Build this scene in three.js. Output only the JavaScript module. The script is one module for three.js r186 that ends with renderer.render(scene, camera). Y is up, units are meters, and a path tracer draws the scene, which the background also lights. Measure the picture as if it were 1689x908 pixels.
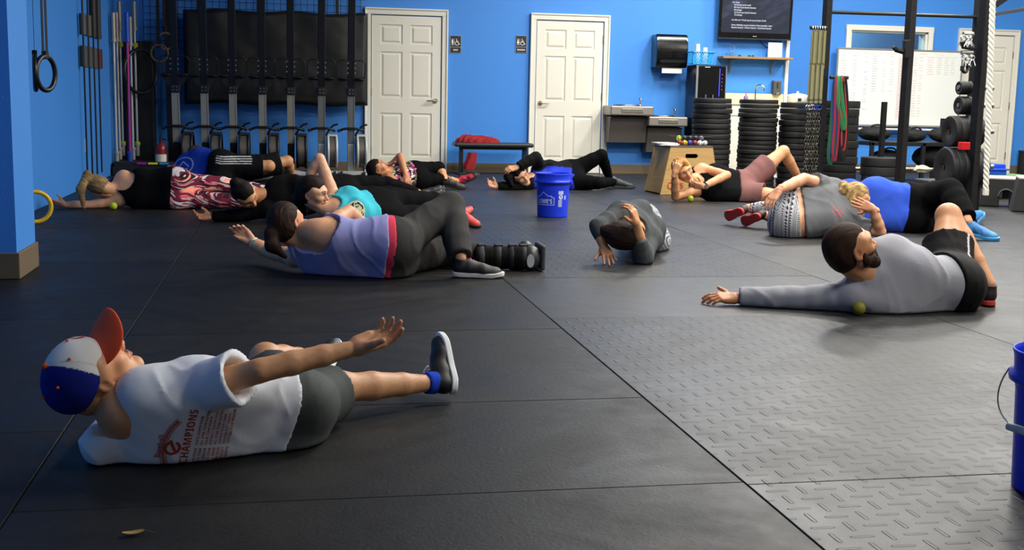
import * as THREE from 'three';
import { RoundedBoxGeometry } from 'three/addons/geometries/RoundedBoxGeometry.js';
import { mergeGeometries, toCreasedNormals } from 'three/addons/utils/BufferGeometryUtils.js';
import { RectAreaLightUniformsLib } from 'three/addons/lights/RectAreaLightUniformsLib.js';

// ---------------------------------------------------------------- camera, light, exposure
const V = (x, y, z) => new THREE.Vector3(x, y, z);
const scene = new THREE.Scene();
scene.background = new THREE.Color(0x05070a);
const EYE = V(0, 0.994, 0);
const YAW = 0.1889, PITCH = 0.1465, ROLL = 0.0207, FPX = 1967;
const camF = V(Math.sin(YAW) * Math.cos(PITCH), -Math.sin(PITCH), -Math.cos(YAW) * Math.cos(PITCH));
const camR0 = V(Math.cos(YAW), 0, Math.sin(YAW));
const camU0 = camR0.clone().cross(camF);
const camR = camR0.clone().multiplyScalar(Math.cos(ROLL)).addScaledVector(camU0, Math.sin(ROLL));
const camU = camR0.clone().multiplyScalar(-Math.sin(ROLL)).addScaledVector(camU0, Math.cos(ROLL));
const camera = new THREE.PerspectiveCamera(2 * Math.atan(454 / FPX) * 180 / Math.PI, 1689 / 908, 0.05, 60);
camera.position.copy(EYE);
camera.quaternion.setFromRotationMatrix(new THREE.Matrix4().makeBasis(camR, camU, camF.clone().negate()));
camera.updateMatrixWorld();
scene.add(camera);

const renderer = new THREE.WebGLRenderer({ antialias: true });
renderer.toneMapping = THREE.LinearToneMapping;
renderer.toneMappingExposure = 2.3;
renderer.shadowMap.enabled = true;
RectAreaLightUniformsLib.init();

const CEIL = 4.3;
const LAMPS = [ // x, z, strength of the ceiling troffers
  [4.3, -13.0, 1.0], [6.2, -13.4, 1.2], [9.0, -13.4, 1.4],
  [4.1, -9.8, 1.0], [6.2, -9.8, 1.2], [9.0, -9.8, 1.3],
  [3.4, -6.4, 1.25], [6.2, -6.4, 1.25], [9.0, -6.4, 1.1],
  [3.2, -2.2, .7], [6.4, -2.2, .9],
];
const LAMP_W = 0.6, LAMP_L = 1.2, LAMP_I = 26, LAMP_COL = 0xfffcf4;

// ---------------------------------------------------------------- measuring: a point on the floor or on a depth plane, in metres
const ray = (u, v) => camF.clone().addScaledVector(camR, (u - 844.5) / FPX).addScaledVector(camU, -(v - 454) / FPX);
const atZ = (u, v, z) => { const d = ray(u, v); return EYE.clone().addScaledVector(d, z / d.z); };
const atY = (u, v, y = 0) => { const d = ray(u, v); return EYE.clone().addScaledVector(d, (y - EYE.y) / d.y); };

// ---------------------------------------------------------------- helpers
function rng(seed) { let a = seed >>> 0; return () => { a = (a + 0x6D2B79F5) | 0; let t = Math.imul(a ^ (a >>> 15), 1 | a); t = (t + Math.imul(t ^ (t >>> 7), 61 | t)) ^ t; return ((t ^ (t >>> 14)) >>> 0) / 4294967296; }; }
const hash3 = (x, y, z) => { let h = Math.imul(x, 374761393) ^ Math.imul(y, 668265263) ^ Math.imul(z, 2147483647 ^ 362437); h = Math.imul(h ^ (h >>> 13), 1274126177); return ((h ^ (h >>> 16)) >>> 0) / 4294967296; };
function noise3(x, y, z) {
  const xi = Math.floor(x), yi = Math.floor(y), zi = Math.floor(z); let fx = x - xi, fy = y - yi, fz = z - zi;
  fx = fx * fx * (3 - 2 * fx); fy = fy * fy * (3 - 2 * fy); fz = fz * fz * (3 - 2 * fz);
  const L = (a, b, t) => a + (b - a) * t;
  return L(L(L(hash3(xi, yi, zi), hash3(xi + 1, yi, zi), fx), L(hash3(xi, yi + 1, zi), hash3(xi + 1, yi + 1, zi), fx), fy),
    L(L(hash3(xi, yi, zi + 1), hash3(xi + 1, yi, zi + 1), fx), L(hash3(xi, yi + 1, zi + 1), hash3(xi + 1, yi + 1, zi + 1), fx), fy), fz) * 2 - 1;
}
const fbm = (x, y, z) => noise3(x, y, z) * .6 + noise3(x * 2.1 + 7, y * 2.1, z * 2.1) * .3 + noise3(x * 4.3, y * 4.3 + 3, z * 4.3) * .15;
const used = {};
function numbered(n) { if (!(n in used)) { used[n] = 0; return n; } used[n]++; return n + '_' + String(used[n]).padStart(3, '0'); }

function std(color, roughness = .6, metalness = 0, extra = {}) { return new THREE.MeshStandardMaterial({ color, roughness, metalness, ...extra }); }
function phys(color, roughness, extra = {}) { return new THREE.MeshPhysicalMaterial({ color, roughness, ...extra }); }
function dataTex(n, fn, srgb, rx = 1, ry = 1) { // fn(u, v, put) fills one pixel
  const d = new Uint8Array(n * n * 4);
  for (let j = 0; j < n; j++) for (let i = 0; i < n; i++) { const c = fn(i / n, j / n, i, j); const k = (j * n + i) * 4; if (typeof c === 'number') { d[k] = d[k + 1] = d[k + 2] = Math.max(0, Math.min(255, c * 255)); } else { d[k] = c[0] * 255; d[k + 1] = c[1] * 255; d[k + 2] = c[2] * 255; } d[k + 3] = 255; }
  const t = new THREE.DataTexture(d, n, n); t.magFilter = THREE.LinearFilter; t.minFilter = THREE.LinearMipmapLinearFilter; t.generateMipmaps = true;
  t.wrapS = t.wrapT = THREE.RepeatWrapping; t.repeat.set(rx, ry); if (srgb) t.colorSpace = THREE.SRGBColorSpace; t.needsUpdate = true; return t;
}
function canvasTex(w, h, draw) { const c = document.createElement('canvas'); c.width = w; c.height = h; const g = c.getContext('2d'); draw(g, w, h); const t = new THREE.CanvasTexture(c); t.colorSpace = THREE.SRGBColorSpace; t.anisotropy = 8; return t; }
const retex = (t, rx, ry = rx) => { const c = t.clone(); c.repeat.set(rx, ry); c.needsUpdate = true; return c; };

// geometry shorthands; every one returns an indexed-free geometry that merges
const flat = g => { const q = g.index ? g.toNonIndexed() : g; for (const k of Object.keys(q.attributes)) if (!['position', 'normal', 'uv'].includes(k)) q.deleteAttribute(k); q.clearGroups(); return q; };
function metreUV(g) { const p = g.attributes.position, n = g.attributes.normal, uv = new Float32Array(p.count * 2); for (let i = 0; i < p.count; i++) { const ax = Math.abs(n.getX(i)), ay = Math.abs(n.getY(i)), az = Math.abs(n.getZ(i)); if (ay >= ax && ay >= az) { uv[2 * i] = p.getX(i); uv[2 * i + 1] = p.getZ(i); } else if (az >= ax) { uv[2 * i] = p.getX(i); uv[2 * i + 1] = p.getY(i); } else { uv[2 * i] = p.getZ(i); uv[2 * i + 1] = p.getY(i); } } g.setAttribute('uv', new THREE.BufferAttribute(uv, 2)); return g; }
function box(w, h, d, x = 0, y = 0, z = 0, r = 0) { const g = r > 0 ? new RoundedBoxGeometry(w, h, d, 2, Math.min(r, w / 2.01, h / 2.01, d / 2.01)) : new THREE.BoxGeometry(w, h, d); g.translate(x, y, z); return metreUV(flat(g)); }
function cyl(r0, r1, h, x = 0, y = 0, z = 0, n = 24, axis = 'y') { const g = new THREE.CylinderGeometry(r1, r0, h, n); if (axis === 'x') g.rotateZ(Math.PI / 2); if (axis === 'z') g.rotateX(Math.PI / 2); g.translate(x, y, z); return flat(g); }
function ball(r, x = 0, y = 0, z = 0, sx = 1, sy = 1, sz = 1, n = 20) { const g = new THREE.SphereGeometry(r, n, Math.round(n * .7)); g.scale(sx, sy, sz); g.translate(x, y, z); return flat(g); }
function tor(R, r, x = 0, y = 0, z = 0, n = 40, m = 12) { const g = new THREE.TorusGeometry(R, r, m, n); g.translate(x, y, z); return flat(g); }
function tube(pts, r, n = 0, m = 8, closed = false) { const c = new THREE.CatmullRomCurve3(pts.map(p => p.isVector3 ? p : V(...p)), closed, 'centripetal'); return flat(new THREE.TubeGeometry(c, n || pts.length * 5, r, m, closed)); }
function bar(a, b, r, n = 12) { a = a.isVector3 ? a : V(...a); b = b.isVector3 ? b : V(...b); const d = b.clone().sub(a), g = new THREE.CylinderGeometry(r, r, d.length(), n); g.applyQuaternion(new THREE.Quaternion().setFromUnitVectors(V(0, 1, 0), d.clone().normalize())); const m = a.clone().add(b).multiplyScalar(.5); g.translate(m.x, m.y, m.z); return flat(g); }
function beam(a, b, w, d) { a = a.isVector3 ? a : V(...a); b = b.isVector3 ? b : V(...b); const e = b.clone().sub(a), g = new RoundedBoxGeometry(w, e.length(), d, 1, Math.min(w, d) * .12); g.applyQuaternion(new THREE.Quaternion().setFromUnitVectors(V(0, 1, 0), e.clone().normalize())); const m = a.clone().add(b).multiplyScalar(.5); g.translate(m.x, m.y, m.z); return flat(g); }
function lathe(pts, n = 40) { return flat(new THREE.LatheGeometry(pts.map(p => new THREE.Vector2(p[0], p[1])), n)); }
function extr(pts, depth, bevel = 0, holes = []) { const s = pts.isShape ? pts : new THREE.Shape(pts.map(p => new THREE.Vector2(p[0], p[1]))); for (const h of holes) s.holes.push(h); return flat(new THREE.ExtrudeGeometry(s, { depth, bevelEnabled: bevel > 0, bevelSize: bevel, bevelThickness: bevel, bevelSegments: 2, curveSegments: 12 })); }
const mv = (g, x, y, z) => { g.translate(x, y, z); return g; };

function obj(name, geos, material, parent = scene, pos) {
  const list = Array.isArray(geos) ? geos : [geos];
  const g = list.length > 1 ? mergeGeometries(list.map(flat)) : list[0];
  const m = new THREE.Mesh(g, material); m.castShadow = m.receiveShadow = true;
  m.name = parent === scene ? numbered(name) : name; if (pos) m.position.set(...pos); parent.add(m); return m;
}
function part(name, geos, material, parent, pos) { const m = obj(name, geos, material, parent, pos); const k = parent.userData._n || (Object.defineProperty(parent.userData, '_n', { value: {}, enumerable: false }), parent.userData._n); if (k[name] === undefined) k[name] = 0; else m.name = name + '_' + String(++k[name]).padStart(3, '0'); return m; }
function tag(o, label, category, group) { o.userData.label = label; o.userData.category = category; if (group) o.userData.group = group; return o; }
function thing(name, label, category, pos = [0, 0, 0], turn = 0, group) { const o = new THREE.Group(); o.name = numbered(name); const p = pos.isVector3 ? pos : V(...pos); o.position.copy(p); o.rotation.y = turn; scene.add(o); return tag(o, label, category, group); }
function struct(name, geos, material, parent = scene) { const m = obj(name, geos, material, parent); m.name = name; if (parent === scene) m.userData.kind = 'structure'; return m; }
function dup(o, pos, turn, label) { const c = o.clone(); c.name = numbered(o.name.replace(/_\d{3}$/, '')); c.position.set(...pos); c.rotation.y = turn; c.userData = { ...o.userData, label }; scene.add(c); return c; }
// ---------------------------------------------------------------- the room
const M = {};
{
  const grain = dataTex(256, (u, v, i, j) => .5 + .25 * noise3(i / 5, j / 5, 1) + .25 * noise3(i / 2.2, j / 2.2, 5), false);
  M.grain = grain;
  M.blue = std(0x3d8ae0, .55, 0, { bumpMap: retex(grain, 4), bumpScale: .0012 });
  M.white = phys(0xe6e2d4, .35); M.whiteTrim = std(0xe4e0d2, .4);
  M.base = std(0x6a5a44, .6);
  M.ceil = std(0xb9b7b0, .9);
  M.black = std(0x0c0c0d, .55); M.blackShiny = phys(0x08080a, .18, { clearcoat: .6 });
  M.rubber = std(0x111214, .75); M.steelBlack = std(0x0b0b0c, .45, .2);
  M.chrome = std(0xc8c8c8, .25, 1); M.steel = std(0x9a948a, .32, 1); M.satin = std(0xb7a98f, .3, 1);
  M.dark = std(0x17181a, .7);
}
const ZB = -16, ZR = -16.9, XL = -2.05, XC = 6.93, XR = 13.4, ZF = 3.2;
struct('wall_back', [box(XC - XL + .3, CEIL + .2, .2, (XL + XC - .3) / 2, CEIL / 2, ZB - .1)], M.blue);
struct('wall_recess_side', [box(.2, CEIL + .2, .75, XC - .1, CEIL / 2, ZB - .58)], M.blue);
struct('wall_left', [box(.2, CEIL + .2, 20, XL - .1, CEIL / 2, -6.6)], M.blue);
struct('wall_right', [box(.2, CEIL + .2, 21, XR + .1, CEIL / 2, -6.8)], std(0xcfcbc2, .8));
struct('wall_front', [box(XR - XL + .4, CEIL + .2, .2, (XL + XR) / 2, CEIL / 2, ZF + .1)], std(0xcfcbc2, .8));
struct('ceiling', [box(XR - XL + .4, .2, 21, (XL + XR) / 2, CEIL + .1, -6.8)], M.ceil);
const column = struct('wall_column', [box(.66, CEIL, .48, XL + .325, CEIL / 2, -6.84)], M.blue);
struct('baseboard_column', [box(.67, .14, .5, XL + .335, .07, -6.84, .006)], M.base);
struct('trim_1', [box(.05, 3.2, .05, XC - .012, 1.6, ZB + .012, .006)], M.whiteTrim);

// recessed wall with the office window opening
const W0 = atZ(1396, 41, ZR), W1 = atZ(1538, 46, ZR);
const wx0 = W0.x + .07, wx1 = W1.x - .07, wy1 = W0.y - .07, wy0 = 1.0;
struct('wall_recess', [
  box(wx0 - XC + .2, CEIL + .2, .2, (wx0 + XC - .2) / 2, CEIL / 2, ZR - .1), box(XR - wx1, CEIL + .2, .2, (wx1 + XR) / 2, CEIL / 2, ZR - .1),
  box(wx1 - wx0, CEIL + .2 - wy1, .2, (wx0 + wx1) / 2, (CEIL + .2 + wy1) / 2, ZR - .1), box(wx1 - wx0, wy0, .2, (wx0 + wx1) / 2, wy0 / 2, ZR - .1)], M.blue);
{
  const w = new THREE.Group(); w.name = 'window_1'; w.userData.kind = 'structure'; scene.add(w);
  const cx = (wx0 + wx1) / 2, W = wx1 - wx0;
  part('window_frame', [box(W + .16, .08, .05, cx, wy1 + .035, ZR + .02, .006), box(.08, wy1 - wy0, .05, wx0 - .035, (wy0 + wy1) / 2, ZR + .02, .006), box(.08, wy1 - wy0, .05, wx1 + .035, (wy0 + wy1) / 2, ZR + .02, .006), box(W + .16, .08, .05, cx, wy0 - .03, ZR + .02, .006),
    box(W, .03, .2, cx, wy1 - .015, ZR - .1), box(.03, wy1 - wy0, .2, wx0 + .015, (wy0 + wy1) / 2, ZR - .1), box(.03, wy1 - wy0, .2, wx1 - .015, (wy0 + wy1) / 2, ZR - .1)], M.whiteTrim, w);
  part('pane', box(W - .06, wy1 - wy0, .006, cx, (wy0 + wy1) / 2, ZR - .12), phys(0xd8e8ec, .05, { transmission: 1, thickness: 0 }), w);
  struct('wall_office', [box(W + 2, CEIL, .1, cx, CEIL / 2, ZR - 1.6), box(.1, CEIL, 1.4, cx - W / 2 - 1, CEIL / 2, ZR - .91), box(.1, CEIL, 1.4, cx + W / 2 + 1, CEIL / 2, ZR - .91), box(W + 2, .1, 1.4, cx, 2.9, ZR - .91), box(W + 2, .02, 1.3, cx, .01, ZR - .95)], std(0x6f97ae, .8));
  const l = new THREE.PointLight(0xe8f4ff, 2.2, 0, 2); l.position.set(cx - .3, 2.55, ZR - .9); l.castShadow = true; scene.add(l);
  tag(obj('office_bulb', ball(.06, cx - .3, 2.7, ZR - .9), std(0xffffff, .5, 0, { emissive: 0xe8f4ff, emissiveIntensity: 2 })), 'small round bulb on the ceiling of the office behind the window', 'lamp');
}

// doors
function door(n, x0, w, z, hingeLeft, h = 2.045) {
  const d = new THREE.Group(); d.name = 'door_' + n; d.userData.kind = 'structure'; scene.add(d); d.position.set(x0, 0, z);
  const tw = .075;
  part('door_frame', [box(tw, h + tw, .04, -tw / 2 - .012, (h + tw) / 2, .02, .008), box(tw, h + tw, .04, w + tw / 2 + .012, (h + tw) / 2, .02, .008), box(w + .024 + tw * 2, tw, .042, w / 2, h + tw / 2 + .012, .021, .008),
    box(.022, h + tw, .055, -tw - .006, (h + tw) / 2, .0275, .006), box(.022, h + tw, .055, w + tw + .006, (h + tw) / 2, .0275, .006), box(w + tw * 2 + .036, .022, .056, w / 2, h + tw + .012, .028, .006)], M.whiteTrim, d);
  // slab with six recessed panels: stiles, rails and raised fields
  const st = .115 * w / .914, mid = .105 * w / .914, pw = (w - 2 * st - mid) / 2, geos = [];
  const ys = [[.2, .78], [.98, 1.58], [1.68, 1.93]];
  geos.push(box(w, h - .01, .02, w / 2, (h + .01) / 2, .0));
  geos.push(box(st, h - .01, .012, st / 2, (h + .01) / 2, .016), box(st, h - .01, .012, w - st / 2, (h + .01) / 2, .016), box(mid, h - .01, .012, w / 2, (h + .01) / 2, .016));
  let y = .01; for (const [a, b] of [...ys, [h, h]]) { geos.push(box(pw, a - y, .012, st + pw / 2, (a + y) / 2, .016), box(pw, a - y, .012, w - st - pw / 2, (a + y) / 2, .016)); y = b; }
  const slab = part('door_slab', geos, M.white, d);
  for (const [a, b] of ys) for (const cx of [st + pw / 2, w - st - pw / 2]) {
    const s = new THREE.Shape(); const W = pw - .05, H = b - a - .05; s.moveTo(-W / 2 + .02, -H / 2 + .02); s.lineTo(W / 2 - .02, -H / 2 + .02); s.lineTo(W / 2 - .02, H / 2 - .02); s.lineTo(-W / 2 + .02, H / 2 - .02);
    const g = new THREE.ExtrudeGeometry(s, { depth: .001, bevelEnabled: true, bevelThickness: .009, bevelSize: .02, bevelSegments: 1 });
    part('panel', mv(flat(g), cx, (a + b) / 2, .012), M.white, slab);
  }
  const hx = hingeLeft ? w - .065 : .065, s = hingeLeft ? -1 : 1;
  part('door_handle', [cyl(.032, .03, .012, hx, .95, .028, 24, 'z'), cyl(.011, .011, .05, hx, .95, .05, 12, 'z'), tube([[hx, .95, .072], [hx + s * .04, .953, .074], [hx + s * .09, .948, .07], [hx + s * .12, .952, .066]], .0095, 18)], M.satin, d);
  for (const hy of [.28, 1.05, 1.82]) part('hinge', [cyl(.008, .008, .1, hingeLeft ? -.006 : w + .006, hy, .03, 10), box(.02, .09, .004, hingeLeft ? -.012 : w + .012, hy, .024)], std(0x8a8376, .35, .9), d);
  return d;
}
door(1, 1.118, .914, ZB, true); door(2, 3.33, .914, ZB, false);
const D3 = atZ(1589, 55, ZR); door(3, D3.x, .84, ZR, false, 2.1);
{ // baseboards between the openings
  const bb = (n, x0, x1, z) => struct('baseboard_' + n, box(x1 - x0, .13, .016, (x0 + x1) / 2, .065, z + .008, .004), M.base);
  bb('back_left', XL, 1.02, ZB); bb('back_middle', 2.14, 3.23, ZB); bb('back_right', 4.35, XC, ZB); bb('recess_left', XC, D3.x - .1, ZR); bb('recess_right', D3.x + .95, XR, ZR);
}

// floor: a dark slab with rubber mats laid side by side
{
  const floor = struct('floor', box(XR - XL, .2, 20.6, (XL + XR) / 2, -.118, -6.9), std(0x030303, .9));
  const spk = (dark, amp, sp) => dataTex(512, (u, v, i, j) => { const a = hash3(i, j, 3), n = .5 + .5 * fbm(i / 60, j / 60, 2) * .5; let c = dark * (.75 + n * .5) + amp * (hash3(i >> 1, j >> 1, 9) - .5); if (a > sp) c += .10 + .1 * hash3(i, j, 7); return [c, c, c * 1.01]; }, true, 1, 1);
  const wearR = dataTex(512, (u, v, i, j) => { const s = Math.sin(u * 6.283), c = Math.cos(u * 6.283), s2 = Math.sin(v * 6.283), c2 = Math.cos(v * 6.283); return .72 + .12 * fbm(s * 1.3 + 3, c * 1.3 + s2 * 1.3, c2 * 1.3) + .1 * fbm(s * 5, c * 5 + s2 * 5, c2 * 5) + .05 * (hash3(i, j, 1) - .5); }, false, .45, .45);
  const dia = dataTex(256, (u, v) => { // two bars across, two bars along, staggered
    let h = 0; for (const [cx, cy, o] of [[.25, .25, 0], [.75, .75, 0], [.75, .25, 1], [.25, .75, 1]]) { let dx = Math.abs(u - cx), dy = Math.abs(v - cy); dx = Math.min(dx, 1 - dx); dy = Math.min(dy, 1 - dy); if (o) [dx, dy] = [dy, dx]; const l = Math.max(0, dx - .18), d = Math.hypot(l, dy); h = Math.max(h, Math.min(1, Math.max(0, (.05 - d) / .022))); } return h; }, false, 1 / .135, 1 / .135);
  const crumb = retex(M.grain, 2.2);
  const L = phys(0xffffff, .75, { map: spk(.082, .045, .985), roughnessMap: wearR, bumpMap: crumb, bumpScale: .0005, specularIntensity: .6 }); L.map.repeat.set(1.1, 1.1);
  const L2 = L.clone(); L2.color.set(0xd0d0d0); const L3 = L.clone(); L3.color.set(0xf4f2ee);
  const R1 = phys(0xffffff, .62, { specularIntensity: .6, map: spk(.15, .03, .995), roughnessMap: wearR, bumpMap: dia, bumpScale: .0016 }); R1.map.repeat.set(.7, .7);
  const R2 = phys(0xffffff, .62, { specularIntensity: .7, map: retex(R1.map, .6), roughnessMap: wearR, bumpMap: retex(M.grain, 3), bumpScale: .0006 });
  const r = rng(5);
  function mat(x0, x1, z0, z1, m) { const e = .0022, y = -.0095 - r() * .0012; const g = new RoundedBoxGeometry(x1 - x0 - 2 * e, .019, Math.abs(z1 - z0) - 2 * e, 1, .003); const q = flat(g); q.translate((x0 + x1) / 2, y, (z0 + z1) / 2); metreUV(q); part('rubber_mat', q, m, floor); }
  const steps = (z, d, end, x0, x1, ms, k = 0) => { const a = [z]; while (z > end) { const n = Math.max(z - d, end); mat(x0, x1, z, n, ms[k++ % ms.length]); z = n; } };
  steps(2.8, 1.22, -2.885, -.647, 1.19, [L, L2]);
  const zs = [-2.885, -3.797, -5.022, -6.28]; zs.forEach((z, i) => { if (i) mat(-.647, 1.19, zs[i - 1], z, [L, L3, L, L2][i]); });
  steps(-6.28, 1.22, ZB, -.647, 1.19, [L2, L, L3]);
  mat(XL, -.647, 1.8, -1.77, L2); steps(-1.77, 1.82, ZB, XL, -.647, [L2, L]);
  mat(1.19, 3.05, 1.8, -2.864, R1); mat(1.19, 3.05, -2.864, -5.27, R1); steps(-5.27, 1.235, ZB, 1.19, 3.05, [R2, R1, R1, R1, R2, R2]);
  for (let c = 0; c < 6; c++) { const x0 = 3.05 + c * 1.86, x1 = Math.min(XR, x0 + 1.86); if (x0 < XR) steps(1.2 - (c % 2) * .4, c % 2 ? 1.22 : 2.44, c > 1 ? ZR : ZB, x0, x1, [R2, R2]); }
  M.matL = L;
}

// ceiling troffers
LAMPS.forEach(([x, z, k], i) => {
  const t = thing('ceiling_light', 'fluorescent ceiling panel in the ' + ['far', 'second', 'third', 'nearest'][Math.floor(i / 3)] + ' row, ' + ['left', 'centre', 'right'][i % 3] + ' one, above the gym floor', 'ceiling light', [x, CEIL, z], 0, 'fluorescent ceiling panels');
  part('lamp_frame', [box(LAMP_W + .08, .04, .04, 0, -.02, LAMP_L / 2 + .02), box(LAMP_W + .08, .04, .04, 0, -.02, -LAMP_L / 2 - .02), box(.04, .04, LAMP_L, LAMP_W / 2 + .02, -.02, 0), box(.04, .04, LAMP_L, -LAMP_W / 2 - .02, -.02, 0)], M.whiteTrim, t);
  part('diffuser', box(LAMP_W, .01, LAMP_L, 0, -.02, 0), std(0xffffff, .5, 0, { emissive: LAMP_COL, emissiveIntensity: 2 * k }), t);
  const l = new THREE.RectAreaLight(LAMP_COL, LAMP_I * k, LAMP_W, LAMP_L); l.position.set(x, CEIL - .03, z); l.lookAt(x, 0, z); l.castShadow = true; scene.add(l);
});
// ---------------------------------------------------------------- equipment along the back wall
const P3 = (u, v, z) => atZ(u, v, z);
// wire grid panel behind the hanging mat
{
  const z = -15.95, a = P3(236, 20, z).x, b = P3(603, 20, z).x, yt = 2.75, yb = 1.55;
  const t = thing('wire_grid_panel', 'black wire grid panel fixed to blue wall above the hanging black mat', 'grid panel');
  const wm = std(0x0a0a0c, .5, .3), v = new THREE.CylinderGeometry(.004, .004, yt - yb, 6), h = new THREE.CylinderGeometry(.004, .004, b - a, 6); h.rotateZ(Math.PI / 2);
  const vw = flat(v), hw = flat(h);
  for (let x = a; x <= b + .01; x += .085) part('wire', vw, wm, t, [x, (yt + yb) / 2, z]);
  for (let y = yb; y <= yt + .01; y += .085) part('wire', hw, wm, t, [(a + b) / 2, y, z + .008]);
}
// crash mat hanging on the wall
{
  const z = -15.78, a = P3(302, 14, z), b = P3(606, 176, z), W = b.x - a.x, H = a.y - b.y;
  const t = thing('hanging_mat', 'large wrinkled black crash mat hanging on blue wall behind the upright rowing machines', 'mat', [(a.x + b.x) / 2, (a.y + b.y) / 2, z]);
  const g = new RoundedBoxGeometry(W, H, .16, 8, .05); const gg = new THREE.BoxGeometry(W, H, .16, 90, 60, 2), p = gg.attributes.position;
  for (let i = 0; i < p.count; i++) {
    let x = p.getX(i), y = p.getY(i), zz = p.getZ(i); const ex = Math.min(1, (W / 2 - Math.abs(x)) / .05), ey = Math.min(1, (H / 2 - Math.abs(y)) / .05), e = Math.max(0, Math.min(ex, ey));
    if (zz > .01) zz = .03 + .05 * Math.sqrt(e) + e * (.018 * fbm(x * 2.2 + y * 1.2, y * 1.5 - x, 3) + .01 * Math.sin(x * 9 + y * 5 + 2 * fbm(x, y * 2, 1)) * Math.max(0, y / H + .5));
    y += .012 * Math.sin(x * 7) * (Math.abs(y) > H * .45 ? 1 : 0); p.setXYZ(i, x, y, zz);
  }
  gg.computeVertexNormals(); part('cover', flat(gg), std(0x121110, .5), t);
  for (const x of [-.42 * W, -.1 * W, .33 * W]) part('strap', box(.04, .3, .01, x, H / 2 + .1, .02), M.black, t);
}
// upright rowing machines
{
  const dark = std(0x0e1013, .45, .2), rail = std(0x14181e, .35, .3), silver = std(0x9c9a92, .4, .4), lite = std(0xc3c7c4, .4, .2), cage = std(0x17181a, .5), mesh = std(0x6f6a60, .5, .6);
  function rower(label, light) {
    const t = thing('rowing_machine', label, 'rowing machine', [0, 0, 0], 0, 'upright rowing machines');
    const fr = light ? lite : dark, Z = y => .02 + y * .13;
    part('upper_rail', [beam([0, 1.04, Z(1.04)], [0, 2.75, Z(2.75)], .088, .07)], rail, t);
    part('lower_rail', [beam([0, .36, Z(.36)], [0, 1.02, Z(1.02)], .066, .09), beam([-.038, .36, Z(.36) + .02], [-.038, 1.02, Z(1.02) + .02], .014, .06), beam([.038, .36, Z(.36) + .02], [.038, 1.02, Z(1.02) + .02], .014, .06)], light ? std(0x8f9192, .35, .6) : silver, t);
    const br = part('rail_bracket', [box(.11, .1, .1, 0, 1.04, Z(1.04) + .01, .01)], dark, t);
    for (const [bx, by] of [[-.02, 1.02], [.02, 1.02], [-.02, 1.06], [.02, 1.06]]) part('bolt', cyl(.006, .006, .01, bx, by, Z(by) + .065, 8, 'z'), M.chrome, br);
    part('foot_column', [beam([0, .04, .03], [0, .4, Z(.4)], .085, .12)], fr, t);
    for (const s of [-1, 1]) {
      const lp = []; for (const [x, y] of [[.03, 1.22], [.03, 1.4], [.05, 1.42], [.14, 1.42], [.165, 1.39], [.165, 1.24], [.16, 1.2]]) lp.push([s * x, y, Z(y) + .03]);
      const f = part('footrest', [tube(lp, .007, 30, 6), extr([[s * .03, 1.0], [s * .165, 1.2], [s * .165, 1.22], [s * .03, 1.22]].slice()[s > 0 ? 'slice' : 'reverse'](), .03, .004).translate(0, 0, Z(1.1))], dark, t);
      part('heel_cup', ball(.05, s * .1, 1.2, Z(1.2) + .05, 1.3, .3, .8, 14), dark, f);
      for (const y of [1.27, 1.33, 1.39]) part('strap_buckle', box(.014, .012, .01, s * .045, y, Z(y) + .045), M.chrome, f);
    }
    const h = part('handle', [tube([[-.15, .56, .16], [-.08, .585, .17], [0, .59, .17], [.08, .585, .17], [.15, .56, .16]], .016, 24), ball(.02, -.152, .56, .16), ball(.02, .152, .56, .16)], dark, t);
    const fw = part('flywheel', [cyl(.2, .2, .09, .13, .3, .06, 40, 'x')], mesh, t);
    part('cage', [tor(.205, .016, 0, 0, 0, 44, 8).rotateY(Math.PI / 2).translate(.078, .3, .06), tor(.205, .016, 0, 0, 0, 44, 8).rotateY(Math.PI / 2).translate(.182, .3, .06), box(.12, .03, .2, .13, .5, .06, .01)], light ? lite : cage, fw);
    part('monitor_arm', [tube([[.05, .5, .1], [.14, .62, .13], [.2, .64, .14]], .012, 12)], dark, t);
    part('floor_bar', [box(.36, .06, .07, .02, .03, .14, .012)], fr, t);
    for (const s of [-1, 1]) part('caster', cyl(.03, .03, .03, s * .14 + .02, .03, .2, 14, 'x'), M.black, t);
    return t;
  }
  const D = 'black upright rowing machine before the hanging mat, ', zz = -15.25;
  const dk = rower(D + 'farthest left of the row', false), lt = rower('rowing machine with pale grey flywheel cage, second from the white door', true);
  const X = u => P3(u, 238, zz).x;
  dk.position.set(X(293), 0, zz);
  [[340, 'second from the left end of the row'], [386, 'third from the left end of the row'], [434, 'fourth from the left end of the row'], [480, 'beside the pale grey one']].forEach(([u, w]) => dup(dk, [X(u), 0, zz], 0, D + w));
  lt.position.set(X(530), 0, zz); dup(lt, [X(578), 0, zz], 0, 'rowing machine with pale grey flywheel cage right beside the white door');
}
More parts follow.
